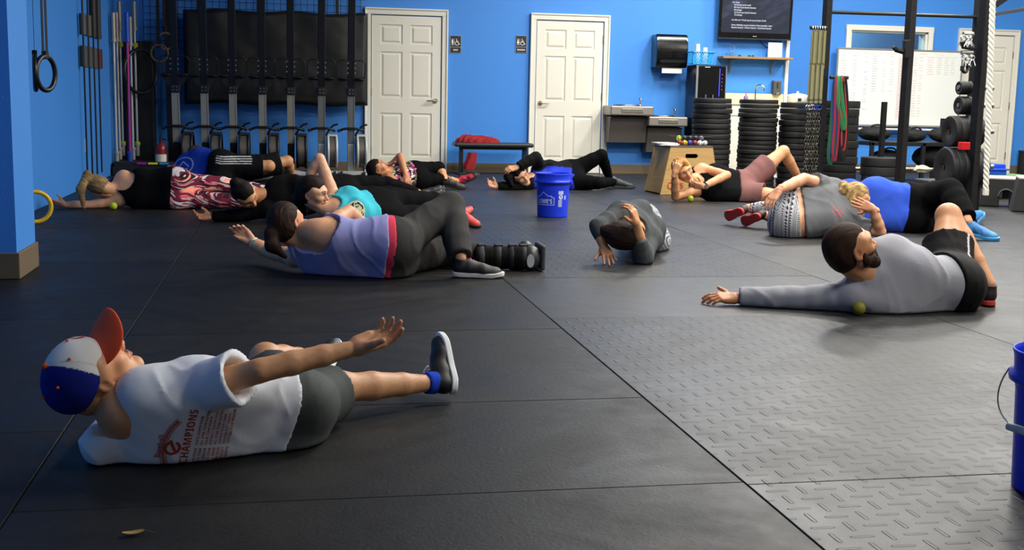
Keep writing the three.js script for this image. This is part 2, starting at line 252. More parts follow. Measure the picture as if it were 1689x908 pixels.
// barbells stored upright in a floor rack by the left wall
{
  const zf = -14.9;
  const rk = thing('barbell_rack', 'low black floor box holding upright barbells in the dark left corner', 'barbell rack', [-1.67, 0, -15.15]);
  part('rack_box', [box(.72, .1, .62, 0, .05, 0, .01), box(.68, .08, .58, 0, .12, 0, .01)], std(0x0d0d0e, .6), rk);
  const cols = [[0xb0189a, .1], [0xe6e020, .2], [0x2a8fe0, .3]]; cols.forEach(([c], i) => part('tape', box(.11, .022, .01, -.02 + i * .13, .145, .306), std(c, .5), rk));
  const groups = [[166, 173, 180], [193, 198, 203], [215, 220, 227]];
  const bm = std(0xd2ccc4, .34, .6), sl = std(0xa8a198, .4, .5), dsl = std(0x3a332b, .45, .6), pink = std(0xb83c8e, .35, .3), blue = std(0x2a56b8, .4, .3), lime = std(0xb9c22a, .5);
  const words = ['silver barbell with dark bronze sleeve', 'silver barbell with grey sleeve', 'pink barbell with blue sleeve'];
  groups.forEach((g, gi) => g.forEach((u, k) => {
    const z = zf - .12 - k * .16, p = P3(u, 262 - k * 6, z), y0 = .16 + k * .04, top = k === 2 ? P3(u, 47, z).y + .32 : P3(u, k === 1 && gi === 2 ? 28 : 21, z).y;
    const special = gi === 2 && k === 0;
    const lab = special ? 'pink barbell with blue sleeves standing upright in the left corner rack' : `${gi === 0 ? 'dark-sleeved silver barbell' : gi === 1 ? 'grey-sleeved silver barbell' : 'silver barbell behind the pink one'}, ${['front', 'middle', 'rear'][k]} of the ${['left', 'middle', 'right'][gi]} trio in the rack`;
    const t = thing('barbell', lab, 'barbell', [p.x, 0, z], 0, 'barbells stored upright');
    const sm = special ? blue : gi === 0 ? dsl : sl, sleeve = .32, m1 = special ? pink : bm;
    part('shaft', bar([0, y0 + .1, 0], [0, top - sleeve, 0], .0145, 14), m1, t);
    part('sleeve', [bar([0, top - sleeve, 0], [0, top, 0], .0255, 18), bar([0, top - sleeve - .02, 0], [0, top - sleeve + .012, 0], .034, 18)], sm, t);
    part('sleeve', [bar([0, y0 - .03, 0], [0, y0 + .1, 0], .0255, 18), bar([0, y0 + .09, 0], [0, y0 + .12, 0], .034, 18)], sm, t);
    if (k === 2) { part('collar', cyl(.034, .034, .045, 0, .36, .0, 16), lime, t); part('collar', cyl(.034, .034, .05, 0, 1.55, .0, 16), lime, t); }
  }));
  // thin training bars hung on the wall
  [[148, .62, .38], [153, .62, .38], [159, .7, .42], [163, .7, .42]].forEach(([u], i) => {
    const z = -12.85 - i * .33, x = XL + .05;
    const t = thing('training_bar', ['nearest', 'second', 'third', 'farthest'][i] + ' of four thin black bars standing against the left blue wall', 'training bar', [x, 0, z], 0, 'thin wall bars');
    part('shaft', bar([0, .1, 0], [0, 2.6, 0], .009, 10), M.steelBlack, t);
    part('sleeve', bar([0, 1.55, 0], [0, i < 2 ? 1.76 : 2.0, 0], .036, 16), std(i < 2 ? 0x4a4a46 : 0x2c2a26, .5, .4), t);
    part('sleeve', bar([0, 1.23, 0], [0, 1.44, 0], .04, 16), std(i === 3 ? 0x4a1414 : 0x42413d, .5, .4), t);
  });
  const wp = thing('wall_outlet', 'narrow white outlet plate low on the left blue wall behind the thin bars', 'outlet', [XL + .006, .42, -13.1]); part('cover_plate', box(.012, .14, .085, 0, 0, 0, .004), M.white, wp); part('socket', [box(.006, .03, .03, .006, .03, 0), box(.006, .03, .03, .006, -.03, 0)], std(0xcac6b8, .5), wp);
}
// the dark corner: folded mat, ring pair, hoop, extinguisher
{
  const z = -15.8, a = P3(204, 70, z), b = P3(258, 290, z), w = b.x - a.x;
  const t = thing('folded_mat', 'tall folded black mat standing in the dark corner behind the upright barbells', 'mat', [(a.x + b.x) / 2, 0, z]);
  for (let i = 0; i < 3; i++) part('mat_panel', box(w, 1.62 - i * .02, .07, 0, .81, -.08 + i * .08, .015), std(0x0d0c0c, .65), t);
  const p1 = P3(286, 200, -15.5);
  const t2 = thing('squat_stand', 'black steel squat stand left of the rowing machines in the corner', 'squat stand', [p1.x - .06, 0, -15.78]);
  part('upright', box(.08, 2.7, .08, 0, 1.35, 0, .006), M.steelBlack, t2); part('top_arm', beam([-.22, 2.62, 0], [0, 2.62, 0], .06, .06), M.steelBlack, t2); part('foot', box(.1, .05, .3, 0, .025, .0, .006), M.steelBlack, t2);
  const wood = std(0x6f5a40, .55);
  [[263, 88, 0], [273, 68, .5]].forEach(([u, v, r], i) => { const c = P3(u, v, -15.3 - i * .1); const q = thing('gym_ring', i ? 'wooden gymnastic ring in the dark corner, the upper one of the pair' : 'wooden gymnastic ring in the dark corner, the lower one of the pair', 'gym ring', c, r, 'wooden gymnastic rings'); part('ring', tor(.1, .014), wood, q); part('strap', [box(.036, 1.6, .004, -.01, .9, -.01), box(.036, .12, .02, 0, .12, 0)], std(0x1c1813, .8), q); });
  const hc = P3(232, 118, -15.2); const hp = thing('rubber_hoop', 'thin black rubber hoop hanging beside the upright barbells', 'hoop', hc, .9); part('hoop', tor(.26, .022, 0, 0, 0, 48, 10), std(0x101010, .35), hp); part('hanger', box(.02, .14, .02, 0, .3, 0), M.black, hp);
  const e = P3(266, 268, -15.0); const ex = thing('fire_extinguisher', 'small red fire extinguisher with white label standing in the dark corner', 'extinguisher', [e.x, 0, -15.0]);
  part('cylinder', lathe([[0, .002], [.06, .002], [.066, .02], [.066, .3], [.055, .35], [.025, .38], [.02, .4], [0, .4]], 28), std(0x7d0f0d, .35), ex);
  part('label', new THREE.CylinderGeometry(.0675, .0675, .14, 28, 1, true).translate(0, .18, 0), std(0xd6d0bb, .6), ex); part('valve', [cyl(.018, .018, .05, 0, .42, 0), box(.02, .014, .1, 0, .45, .03, .004), box(.02, .014, .09, 0, .475, .025, .004)], M.black, ex); part('hose', tube([[.02, .43, 0], [.07, .42, .01], [.078, .3, .02], [.076, .15, .02]], .008, 20), M.black, ex);
}
// signs
function sign(u, word, label) {
  const c = P3(u, 73, ZB + .006); const t = thing('restroom_sign', label, 'sign', c);
  part('plate', box(.152, .232, .008, 0, 0, 0, .003), std(0x9a9a98, .4), t);
  const tex = canvasTex(192, 296, (g, w, h) => {
    g.fillStyle = '#17171b'; g.fillRect(0, 0, w, h); g.fillStyle = '#b9b9bb'; g.fillRect(0, 196, w, 6); g.fillStyle = '#f1f1ee'; g.strokeStyle = '#f1f1ee';
    const man = (x, dress) => { g.beginPath(); g.arc(x, 66, 10, 0, 7); g.fill(); g.beginPath(); if (dress) { g.moveTo(x - 8, 78); g.lineTo(x + 8, 78); g.lineTo(x + 21, 130); g.lineTo(x - 21, 130); } else g.rect(x - 14, 78, 28, 48); g.fill(); g.fillRect(x - 10, 125, 8, 40); g.fillRect(x + 2, 125, 8, 40); };
    man(36, word === 'WOMEN'); g.fillRect(64, 54, 5, 112);
    g.lineWidth = 9; g.lineCap = 'round'; g.beginPath(); g.arc(112, 62, 8, 0, 7); g.fill(); g.beginPath(); g.moveTo(112, 76); g.lineTo(116, 112); g.lineTo(146, 112); g.lineTo(160, 148); g.lineTo(172, 144); g.stroke(); g.beginPath(); g.moveTo(114, 92); g.lineTo(140, 92); g.stroke(); g.beginPath(); g.arc(118, 132, 32, -.1, 4.1); g.stroke();
    g.font = 'bold 38px sans-serif'; g.textAlign = 'center'; g.fillText(word, w / 2, 262);
  });
  const f = new THREE.PlaneGeometry(.14, .22); part('sign_face', flat(f).translate(0, 0, .0048), new THREE.MeshStandardMaterial({ map: tex, roughness: .5 }), t);
}
sign(751.5, 'MEN', 'black restroom sign reading MEN beside the left white door'); sign(859.5, 'WOMEN', 'black restroom sign reading WOMEN beside the right white door');
// bench with a red garment
{
  const z = -15.62, a = P3(748, 240, z), b = P3(877, 240, z), W = b.x - a.x, top = P3(800, 235, z).y;
  const t = thing('bench', 'low black padded bench between the two white doors', 'bench', [(a.x + b.x) / 2, 0, z]);
  part('seat', box(W, .055, .32, 0, top - .03, 0, .024), std(0x25272a, .45), t);
  for (const s of [-1, 1]) { const l = part('leg', [box(.05, top - .06, .07, s * (W / 2 - .1), (top - .06) / 2, 0, .006)], std(0x1d1f22, .45, .2), t); part('foot', box(.1, .025, .34, s * (W / 2 - .1), .013, 0, .006), std(0x1d1f22, .45, .2), l); }
  part('crossbar', box(W - .2, .04, .04, 0, top - .075, 0, .006), std(0x1d1f22, .45, .2), t);
  const cm = phys(0x8d0f18, .85, { sheen: .5 });
  const g = new THREE.SphereGeometry(.27, 70, 40); const p = g.attributes.position;
  for (let i = 0; i < p.count; i++) { let x = p.getX(i) / .27, y = p.getY(i) / .27, zz = p.getZ(i) / .27; const l = .03 * fbm(x * 5, zz * 5, y * 3) + .025 * Math.sin(x * 17 + zz * 9 + fbm(x * 2, y, zz) * 3); x *= .3; zz *= .14; y = Math.max(-.0, y) * (.075 + .035 * Math.exp(-Math.pow((x + .2) * 9, 2))) + (y > .02 ? l * .6 : 0); p.setXYZ(i, x + l * .15, y, zz + l * .3); }
  g.computeVertexNormals(); const c = P3(790, 235, z);
  const r = thing('red_garment', 'rumpled dark red garment lying on the black bench, one sleeve hanging below', 'clothing', [c.x - .02, top - .002, z]);
  part('body', flat(g), cm, r);
  const g2 = new THREE.CylinderGeometry(.05, .07, .22, 36, 24); const q = g2.attributes.position; for (let i = 0; i < q.count; i++) { const x = q.getX(i), y = q.getY(i), zz = q.getZ(i), an = Math.atan2(zz, x), k = 1 + .22 * Math.sin(an * 4 + y * 7) + .3 * fbm(an, y * 8, 2); q.setXYZ(i, x * k + .03 * Math.sin(y * 9), y, zz * k * .4); } g2.computeVertexNormals();
  part('sleeve', [flat(g2).translate(-.1, -.24, .1)], cm, r);
}
// paper towel dispenser
{
  const z = ZB + .012, a = P3(1075, 59, z), b = P3(1124, 111, z), w = b.x - a.x, h = a.y - b.y;
  const t = thing('towel_dispenser', 'black wall paper towel dispenser with a white sheet hanging out', 'dispenser', [(a.x + b.x) / 2, (a.y + b.y) / 2, z]);
  const s = new THREE.Shape(); const d = .24; s.moveTo(0, -h / 2); s.lineTo(d * .82, -h / 2); s.quadraticCurveTo(d, -h / 2 + .05, d * .98, 0); s.quadraticCurveTo(d * .95, h / 2 - .04, d * .75, h / 2); s.lineTo(0, h / 2); s.lineTo(0, -h / 2);
  const g = new THREE.ExtrudeGeometry(s, { depth: w - .03, bevelEnabled: true, bevelSize: .015, bevelThickness: .015, bevelSegments: 3, curveSegments: 10 }); g.rotateY(-Math.PI / 2); g.translate((w - .03) / 2, 0, .015);
  part('cover', flat(g), M.blackShiny, t);
  for (const [yy, zz] of [[.13, .238], [-.06, .252]]) part('trim_line', box(w * .8, .008, .008, .01, yy, zz), M.chrome, t);
  part('push_bar', box(w * .84, .07, .03, .01, -.13, .245, .01), std(0x101114, .25), t);
  part('paper_sheet', box(w * .64, .12, .003, .02, -h / 2 - .03, .2), std(0xf2efe6, .8), t);
}
// drinking fountains
function fountain(u0, u1, v0, v1, label) {
  const z = ZB + .005, zf = ZB + .45, a = P3(u0, v0, zf), b = P3(u1, v1, zf), w = b.x - a.x, h = a.y - b.y;
  const st = std(0xa09890, .4, .75, { bumpMap: M.grain, bumpScale: .0004 });
  const t = thing('drinking_fountain', label, 'drinking fountain', [(a.x + b.x) / 2 - .02, a.y, ZB]);
  const prof = [[0, -h], [.24, -h], [.3, -h * .35], [.36, -.16], [0, -.16]]; const g = extr(prof, w * .86, .006); g.rotateY(-Math.PI / 2); g.translate(w * .43, 0, 0); part('body', g, std(0x77706a, .42, .75), t);
  part('basin_rim', [box(w, .13, .45, 0, -.075, .225, .02)], st, t);
  part('basin', [tor(.12, .012, 0, 0, 0, 40, 8).rotateX(Math.PI / 2).scale(1.4, 1, 1.1).translate(-.02, -.004, .22), cyl(.165, .12, .005, -.02, -.011, .22, 36)], M.steel, t);
  part('push_bar', box(w * .5, .055, .012, 0, -.075, .452, .005), std(0x9f978c, .35, .9), t);
  part('bubbler', [tube([[w * .33, -.01, .14], [w * .33, .06, .14], [w * .3, .09, .16]], .011, 14), ball(.018, w * .35, .08, .14), cyl(.02, .016, .02, w * .33, 0, .14)], M.chrome, t);
}
fountain(1010, 1079, 173, 236, 'higher stainless steel drinking fountain on blue wall, nearer the white door'); fountain(1073, 1135, 191, 252, 'lower stainless steel drinking fountain beside the black water cooler');
// water cooler, basket and cups
{
  const zf = -15.45, a = P3(1149, 106, zf), b = P3(1199, 106, zf), w = b.x - a.x, top = a.y, d = .4;
  const t = thing('water_cooler', 'tall black water cooler with a thin blue light strip on its front', 'water cooler', [(a.x + b.x) / 2, 0, zf - d / 2]);
  part('body', box(w, top - .01, d, 0, (top - .01) / 2 + .005, 0, .012), std(0x0b0d16, .3), t);
  part('front_panel', box(w - .05, .46, .012, .015, top - .25, d / 2 + .004, .005), M.blackShiny, t);
  const em = std(0x9a9c9e, .35, .6); part('edge_strip', box(.028, .46, .016, -w / 2 + .014, top - .25, d / 2 + .002, .004), em, t); part('edge_strip', box(.01, .46, .014, w / 2 - .006, top - .25, d / 2 + .002), em, t);
  part('light_strip', box(.008, .37, .004, w * .27, top - .235, d / 2 + .0115), std(0x2020a0, .4, 0, { emissive: 0x3a3cff, emissiveIntensity: 1.2 }), t);
  for (const sx of [-.08, .02]) part('spout', cyl(.012, .012, .06, sx, top - .43, d / 2 + .03, 12), M.chrome, t);
  for (let i = 0; i < 5; i++) part('button', cyl(.006, .006, .004, w * .27 + .035, top - .13 - i * .05, d / 2 + .012, 10, 'z'), std(0x9d6a9a, .4), t);
  part('side_poster', box(.003, .3, .2, -w / 2 - .002, top - .26, .03), new THREE.MeshStandardMaterial({ roughness: .5, map: canvasTex(96, 144, (g, W, H) => { g.fillStyle = '#1a1a24'; g.fillRect(0, 0, W, H); g.strokeStyle = '#8a8a90'; g.lineWidth = 4; g.strokeRect(3, 3, W - 6, H - 6); g.fillStyle = '#8fa6bb'; g.beginPath(); g.moveTo(48, 30); g.lineTo(64, 110); g.lineTo(34, 110); g.fill(); g.fillStyle = '#e5ddd2'; g.beginPath(); g.arc(48, 32, 9, 0, 7); g.fill(); g.fillRect(14, 116, 30, 12); }) }), t);
  part('badge', box(.07, .008, .003, -.06, top - .035, d / 2 + .011), std(0xd0d0d0, .4), t);
  // lattice basket
  const c = P3(1157, 106, zf - .15), bt = thing('plastic_basket', 'light blue lattice plastic basket on top of the black water cooler', 'basket', [c.x, top + .006, zf - .2]);
  const bm = std(0x2b9fe0, .45), W = .27, H = .16, D = .22;
  part('rim', [box(W + .06, .014, .02, 0, H, D / 2 + .02, .004), box(W + .06, .014, .02, 0, H, -D / 2 - .02, .004), box(.02, .014, D + .06, W / 2 + .02, H, 0, .004), box(.02, .014, D + .06, -W / 2 - .02, H, 0, .004), box(W, .008, D, 0, .004, 0)], bm, bt);
  const slats = []; for (const z of [-D / 2, D / 2]) for (let i = -4; i <= 4; i++) for (const s of [-1, 1]) { const x0 = i * .033 - s * .05, x1 = i * .033 + s * .05, cl = x => Math.max(-W / 2, Math.min(W / 2, x)); slats.push(beam([cl(x0), .004, z * .9], [cl(x1) * 1.06, H, z * 1.1], .009, .005)); } for (const x of [-W / 2, W / 2]) for (let i = -3; i <= 3; i++) slats.push(beam([x * .95, .004, i * .032], [x * 1.08, H, i * .034], .012, .005));
  part('lattice', slats, bm, bt);
  [[1150, .26, 'taller'], [1162.5, .215, 'shorter']].forEach(([u, h, w]) => { const q = P3(u, 100, zf - .2); const cs = thing('paper_cups', `${w} stack of white paper cups standing in the blue basket`, 'cups', [q.x, top + .015, zf - .2]); for (let k = 0; k < 5; k++) part('cup', lathe([[0, .0], [.036, 0], [.027, h * .55], [.025, h * .55], [.034, .004], [0, .004]], 20).translate(0, k * h * .45 / 4, 0), std(0xf4f2ec, .6), cs); });
}
// television
{
  const z = ZB + .14, a = P3(1187, 0, z), b = P3(1305, 64, z), w = b.x - a.x, h = .66, yb = P3(1245, 65.5, z).y;
  const t = thing('television', 'black wall television showing white lines of workout text', 'television', [(a.x + b.x) / 2, yb + h / 2, z], 0);
  t.rotation.x = .03;
  part('bezel', box(w, h, .07, 0, 0, -.03, .012), M.blackShiny, t); part('lower_trim', box(w, .012, .075, 0, -h / 2 + .008, -.028, .004), std(0x55565a, .25, .6), t);
  part('wall_bracket', box(.3, .3, .06, 0, 0, -.1), M.black, t); part('badge', box(.06, .01, .002, 0, -h / 2 + .045, .0062), std(0x8d8d8d, .4), t);
  const tex = canvasTex(1024, 560, (g, W, H) => {
    g.fillStyle = '#20232f'; g.fillRect(0, 0, W, H); const r = rng(8); for (let i = 0; i < 60; i++) { g.fillStyle = `rgba(90,100,140,${.05 + r() * .06})`; g.beginPath(); g.ellipse(r() * W, r() * H, 40 + r() * 120, 10 + r() * 30, -.5, 0, 7); g.fill(); }
    g.fillStyle = '#dfe3ea'; g.font = '27px sans-serif'; const T = ['For time:', '  50 Swings (pick load)', '  40 Push-ups (hand release)', '  30 Swings', '   20 Push-ups (hand release)', '   10 Swings', '', 'For Rxn do 7 Push-ups & use at least 53/35.', '', 'Extra: Mobility on pec & back of the shoulder, then', 'Muscle Snatch + Power Snatch + Overhead Squats'];
    T.forEach((s, i) => g.fillText(s, 150 + (i > 0 && i < 6 ? 10 : 0), 150 + i * 35));
  });
  part('screen', flat(new THREE.PlaneGeometry(w - .08, h - .12)).translate(0, .03, .0062), new THREE.MeshStandardMaterial({ color: 0x111111, roughness: .2, emissive: 0xffffff, emissiveMap: tex, emissiveIntensity: .9 }), t);
  part('cord', tube([P3(1252, 66, ZB + .02), P3(1258, 73, ZB + .02), P3(1266, 79, ZB + .02), P3(1270, 81, ZB + .02)].map(p => p.sub(t.position)), .004, 16, 6), M.black, t);
}
// shelf and what stands on it
{
  const z = ZB + .12, a = P3(1188, 94, z), b = P3(1303, 96, z), w = b.x - a.x, y = P3(1245, 96, z).y;
  const t = thing('wall_shelf', 'narrow light wooden shelf on two brackets under the television', 'shelf', [(a.x + b.x) / 2, y, ZB + .12]);
  part('board', box(w, .03, .23, 0, 0, 0, .004), std(0x9a7443, .55), t);
  for (const x of [-.33, .28]) part('bracket', [box(.028, .2, .006, x, -.11, -.112), box(.028, .006, .2, x, -.018, -.01), tube([[x, -.19, -.108], [x, -.11, -.06], [x, -.03, .07]], .008, 14)], std(0x6f7682, .4, .4), t);
  const J = (u, zz) => P3(u, 90, zz).x;
  const jar = thing('glass_jar', 'tall clear glass standing on the left end of the shelf', 'glass', [J(1207, z), y + .017, z]); part('glass', lathe([[0, 0], [.04, 0], [.046, .16], [.043, .16], [.037, .006], [0, .006]], 28), phys(0xffffff, .05, { transmission: 1, thickness: .003, ior: 1.45 }), jar); part('rim', tor(.0445, .002, 0, 0, 0, 30, 6).rotateX(Math.PI / 2).translate(0, .16, 0), phys(0xffffff, .05, { transmission: 1, thickness: .003 }), jar);
  const card = thing('paper_card', 'white printed card standing on the right end of the shelf', 'card', [J(1278, z), y + .018, z]); part('sheet', box(.205, .2, .006, 0, .1, .0), std(0xe9e8e4, .6), card); part('print', flat(new THREE.PlaneGeometry(.18, .16)).translate(0, .1, .0036), new THREE.MeshStandardMaterial({ roughness: .6, map: canvasTex(128, 112, (g, W, H) => { g.fillStyle = '#ebe9e4'; g.fillRect(0, 0, W, H); g.fillStyle = '#b08a86'; for (let i = 0; i < 5; i++) g.fillRect(20 + i % 2 * 10, 14 + i * 19, 70 - (i % 3) * 14, 4); }) }), card);
  [[1220, .03], [1236, .05], [1242, .03]].forEach(([u, s], i) => { const q = tag(obj('trinket', [ball(.02, 0, .012, 0, 1, .6, 1, 12), cyl(.022, .018, .012, 0, .006, 0, 12)], M.black, scene, [J(u, z), y + .015, z]), ['small black clip on the shelf nearest the glass', 'small black round object in the middle of the shelf', 'small black clip on the shelf nearest the card'][i], 'clip'); });
  const s = P3(1280, 145, ZB + .05), sd = thing('soap_dispenser', 'grey metal soap dispenser on blue wall under the shelf', 'dispenser', [s.x, s.y, ZB + .01]); part('body', box(.115, .2, .09, 0, 0, .045, .012), std(0x5d5c59, .4, .5), sd); part('lever', box(.05, .04, .02, 0, -.085, .1, .006), M.steel, sd); part('window', box(.02, .08, .004, 0, .03, .091), M.black, sd);
}
// sink counter
{
  const zf = -15.42, a = P3(1199, 168, zf), b = P3(1336, 168, zf), w = XC - .06 - a.x, top = P3(1210, 168, zf).y;
  const t = thing('sink_cabinet', 'white sink cabinet with a cream worktop behind the plate stacks', 'cabinet', [a.x + w / 2, 0, zf - .27]);
  part('carcass', box(w, top - .04, .52, 0, (top - .04) / 2, 0, .004), M.white, t);
  for (let i = 0; i < 2; i++) { const d = part('cabinet_door', box(w / 2 - .03, top - .28, .02, (i - .5) * (w / 2), (top - .28) / 2 + .08, .27, .006), M.white, t); part('knob', ball(.014, (i - .5) * .16, top - .28, .292), M.chrome, d); }
  part('drawer', box(w - .04, .13, .02, 0, top - .12, .27, .006), M.white, t);
  part('worktop', box(w + .02, .04, .56, 0, top - .02, 0.005, .008), std(0xd9cfae, .35), t);
  part('backsplash', box(w + .02, .12, .02, 0, top + .06, -.27, .004), std(0xd9cfae, .35), t);
  const f = P3(1246, 160, zf - .4), fc = thing('faucet', 'chrome gooseneck faucet rising behind the second plate stack', 'faucet', [f.x, top, zf - .4]);
  part('spout', tube([[0, 0, 0], [0, .16, 0], [.01, .22, .02], [.05, .235, .06], [.085, .2, .09], [.087, .16, .09]], .012, 30), M.chrome, fc); part('base', cyl(.03, .024, .03, 0, .015, 0), M.chrome, fc); part('lever', bar([0, .06, 0], [.07, .1, .02], .007), M.chrome, fc);
  const s = P3(1229, 160, zf - .15), so = thing('soap_bottle', 'small purple pump bottle on the sink worktop left of the faucet', 'bottle', [s.x, top, zf - .12]); part('bottle', lathe([[0, 0], [.03, 0], [.032, .06], [.02, .085], [.01, .09], [.01, .1], [0, .1]], 20), std(0x8a6aa0, .35), so); part('pump', [cyl(.008, .008, .03, 0, .11, 0, 10), box(.04, .01, .014, .012, .125, 0, .004)], std(0xb06070, .4), so);
  const c = P3(1320, 166, zf - .1), pot = thing('slow_cooker', 'white covered pot on the worktop beside the corner strip', 'pot', [c.x, top, zf - .2]);
  part('pot', lathe([[0, 0], [.11, 0], [.14, .02], [.145, .085], [.15, .09], [.14, .095], [0, .095]], 36), M.white, pot); part('lid', lathe([[.145, .095], [.13, .115], [.06, .13], [.02, .134], [0, .134]], 36), M.white, pot); part('knob', [ball(.018, 0, .145, 0)], M.white, pot); part('dial', box(.05, .04, .01, -.03, .045, .143, .004), M.black, pot);
}
// stacks of bumper plates
{
  const pm = [0x0d0d0e, 0x111112, 0x0b0b0b, 0x151516].map(c => std(c, .62));
  const cache = {};
  function plateGeo(R, h) { const k = R + '_' + h; return cache[k] ||= lathe([[.025, 0], [R - .1, 0], [R - .085, .006], [R - .05, .006], [R - .04, 0], [R - .008, 0], [R, .008], [R, h - .008], [R - .008, h], [R - .04, h], [R - .05, h - .006], [R - .085, h - .006], [R - .1, h], [.025, h], [.025, 0]], 44); }
  const hubGeo = {};
  const ord = ['bottom', 'second', 'third', 'fourth', 'fifth', 'sixth', 'seventh', 'eighth', 'ninth', 'tenth', 'eleventh', 'twelfth', 'thirteenth', 'fourteenth', 'fifteenth', 'sixteenth', 'seventeenth', 'eighteenth', 'nineteenth', 'twentieth', 'twenty-first', 'twenty-second'];
  const r = rng(21); let proto = {};
  function stack(u, vTop, z, hs, where, R = .225) {
    const x = P3(u, vTop, z).x, top = P3(u, vTop, z).y; const n = Math.max(2, Math.round(top / hs)), h = top / n;
    for (let i = 0; i < n; i++) {
      const lab = `black bumper plate, ${i === n - 1 ? 'topmost' : i ? ord[i] + ' up' : 'bottom one'} of the stack ${where}`;
      const t = thing('bumper_plate', lab, 'weight plate', [x + (r() - .5) * .022, i * h, z + (r() - .5) * .02], r() * 6, 'bumper plates stacked on the floor');
      part('rubber_disc', plateGeo(R, +(h - .003).toFixed(3)), pm[Math.floor(r() * 4)], t);
      part('steel_hub', (hubGeo[h] ||= lathe([[.025, 0], [.034, 0], [.034, h - .002], [.025, h - .002], [.025, 0]], 20)), M.steel, t);
    }
  }
  stack(1176, 162, -13.3, .057, 'in front of the water cooler'); stack(1252, 164, -13.3, .053, 'below the faucet'); stack(1319, 169, -13.3, .07, 'left of the hanging chains'); stack(1388, 166, -13.75, .1, 'right of the resistance bands');
  const z = -12.9, c = P3(1453, 259, z), t = thing('plate_post', 'short black steel post rising from two flat plates below the whiteboard', 'plate post', [c.x, 0, z]);
  part('post', beam([0, .02, 0], [0, P3(1456, 168, z).y, 0], .055, .055), M.steelBlack, t); part('base', [box(.6, .05, .4, 0, .1, 0, .01), box(.05, .1, .05, -.2, .05, .1), box(.05, .1, .05, .2, .05, .1)], M.steelBlack, t);
  const y0 = P3(1453, 290, z).y, y1 = c.y, hh = (y1 - y0) / 2;
  for (let i = 0; i < 2; i++) { const q = thing('bumper_plate', i ? 'upper of two black plates lying on the short steel post' : 'lower of two black plates lying on the short steel post', 'weight plate', [c.x, y0 + i * hh, z], 0, 'plates on the short post'); part('rubber_disc', lathe([[.05, 0], [.215, 0], [.225, .01], [.225, hh - .012], [.215, hh - .003], [.05, hh - .003], [.05, 0]], 44), pm[3], q); part('steel_hub', lathe([[.045, .004], [.06, .004], [.06, hh + .001], [.045, hh + .001], [.045, .004]], 20), M.steel, q); }
  M.plate = plateGeo; M.pm = pm;
}
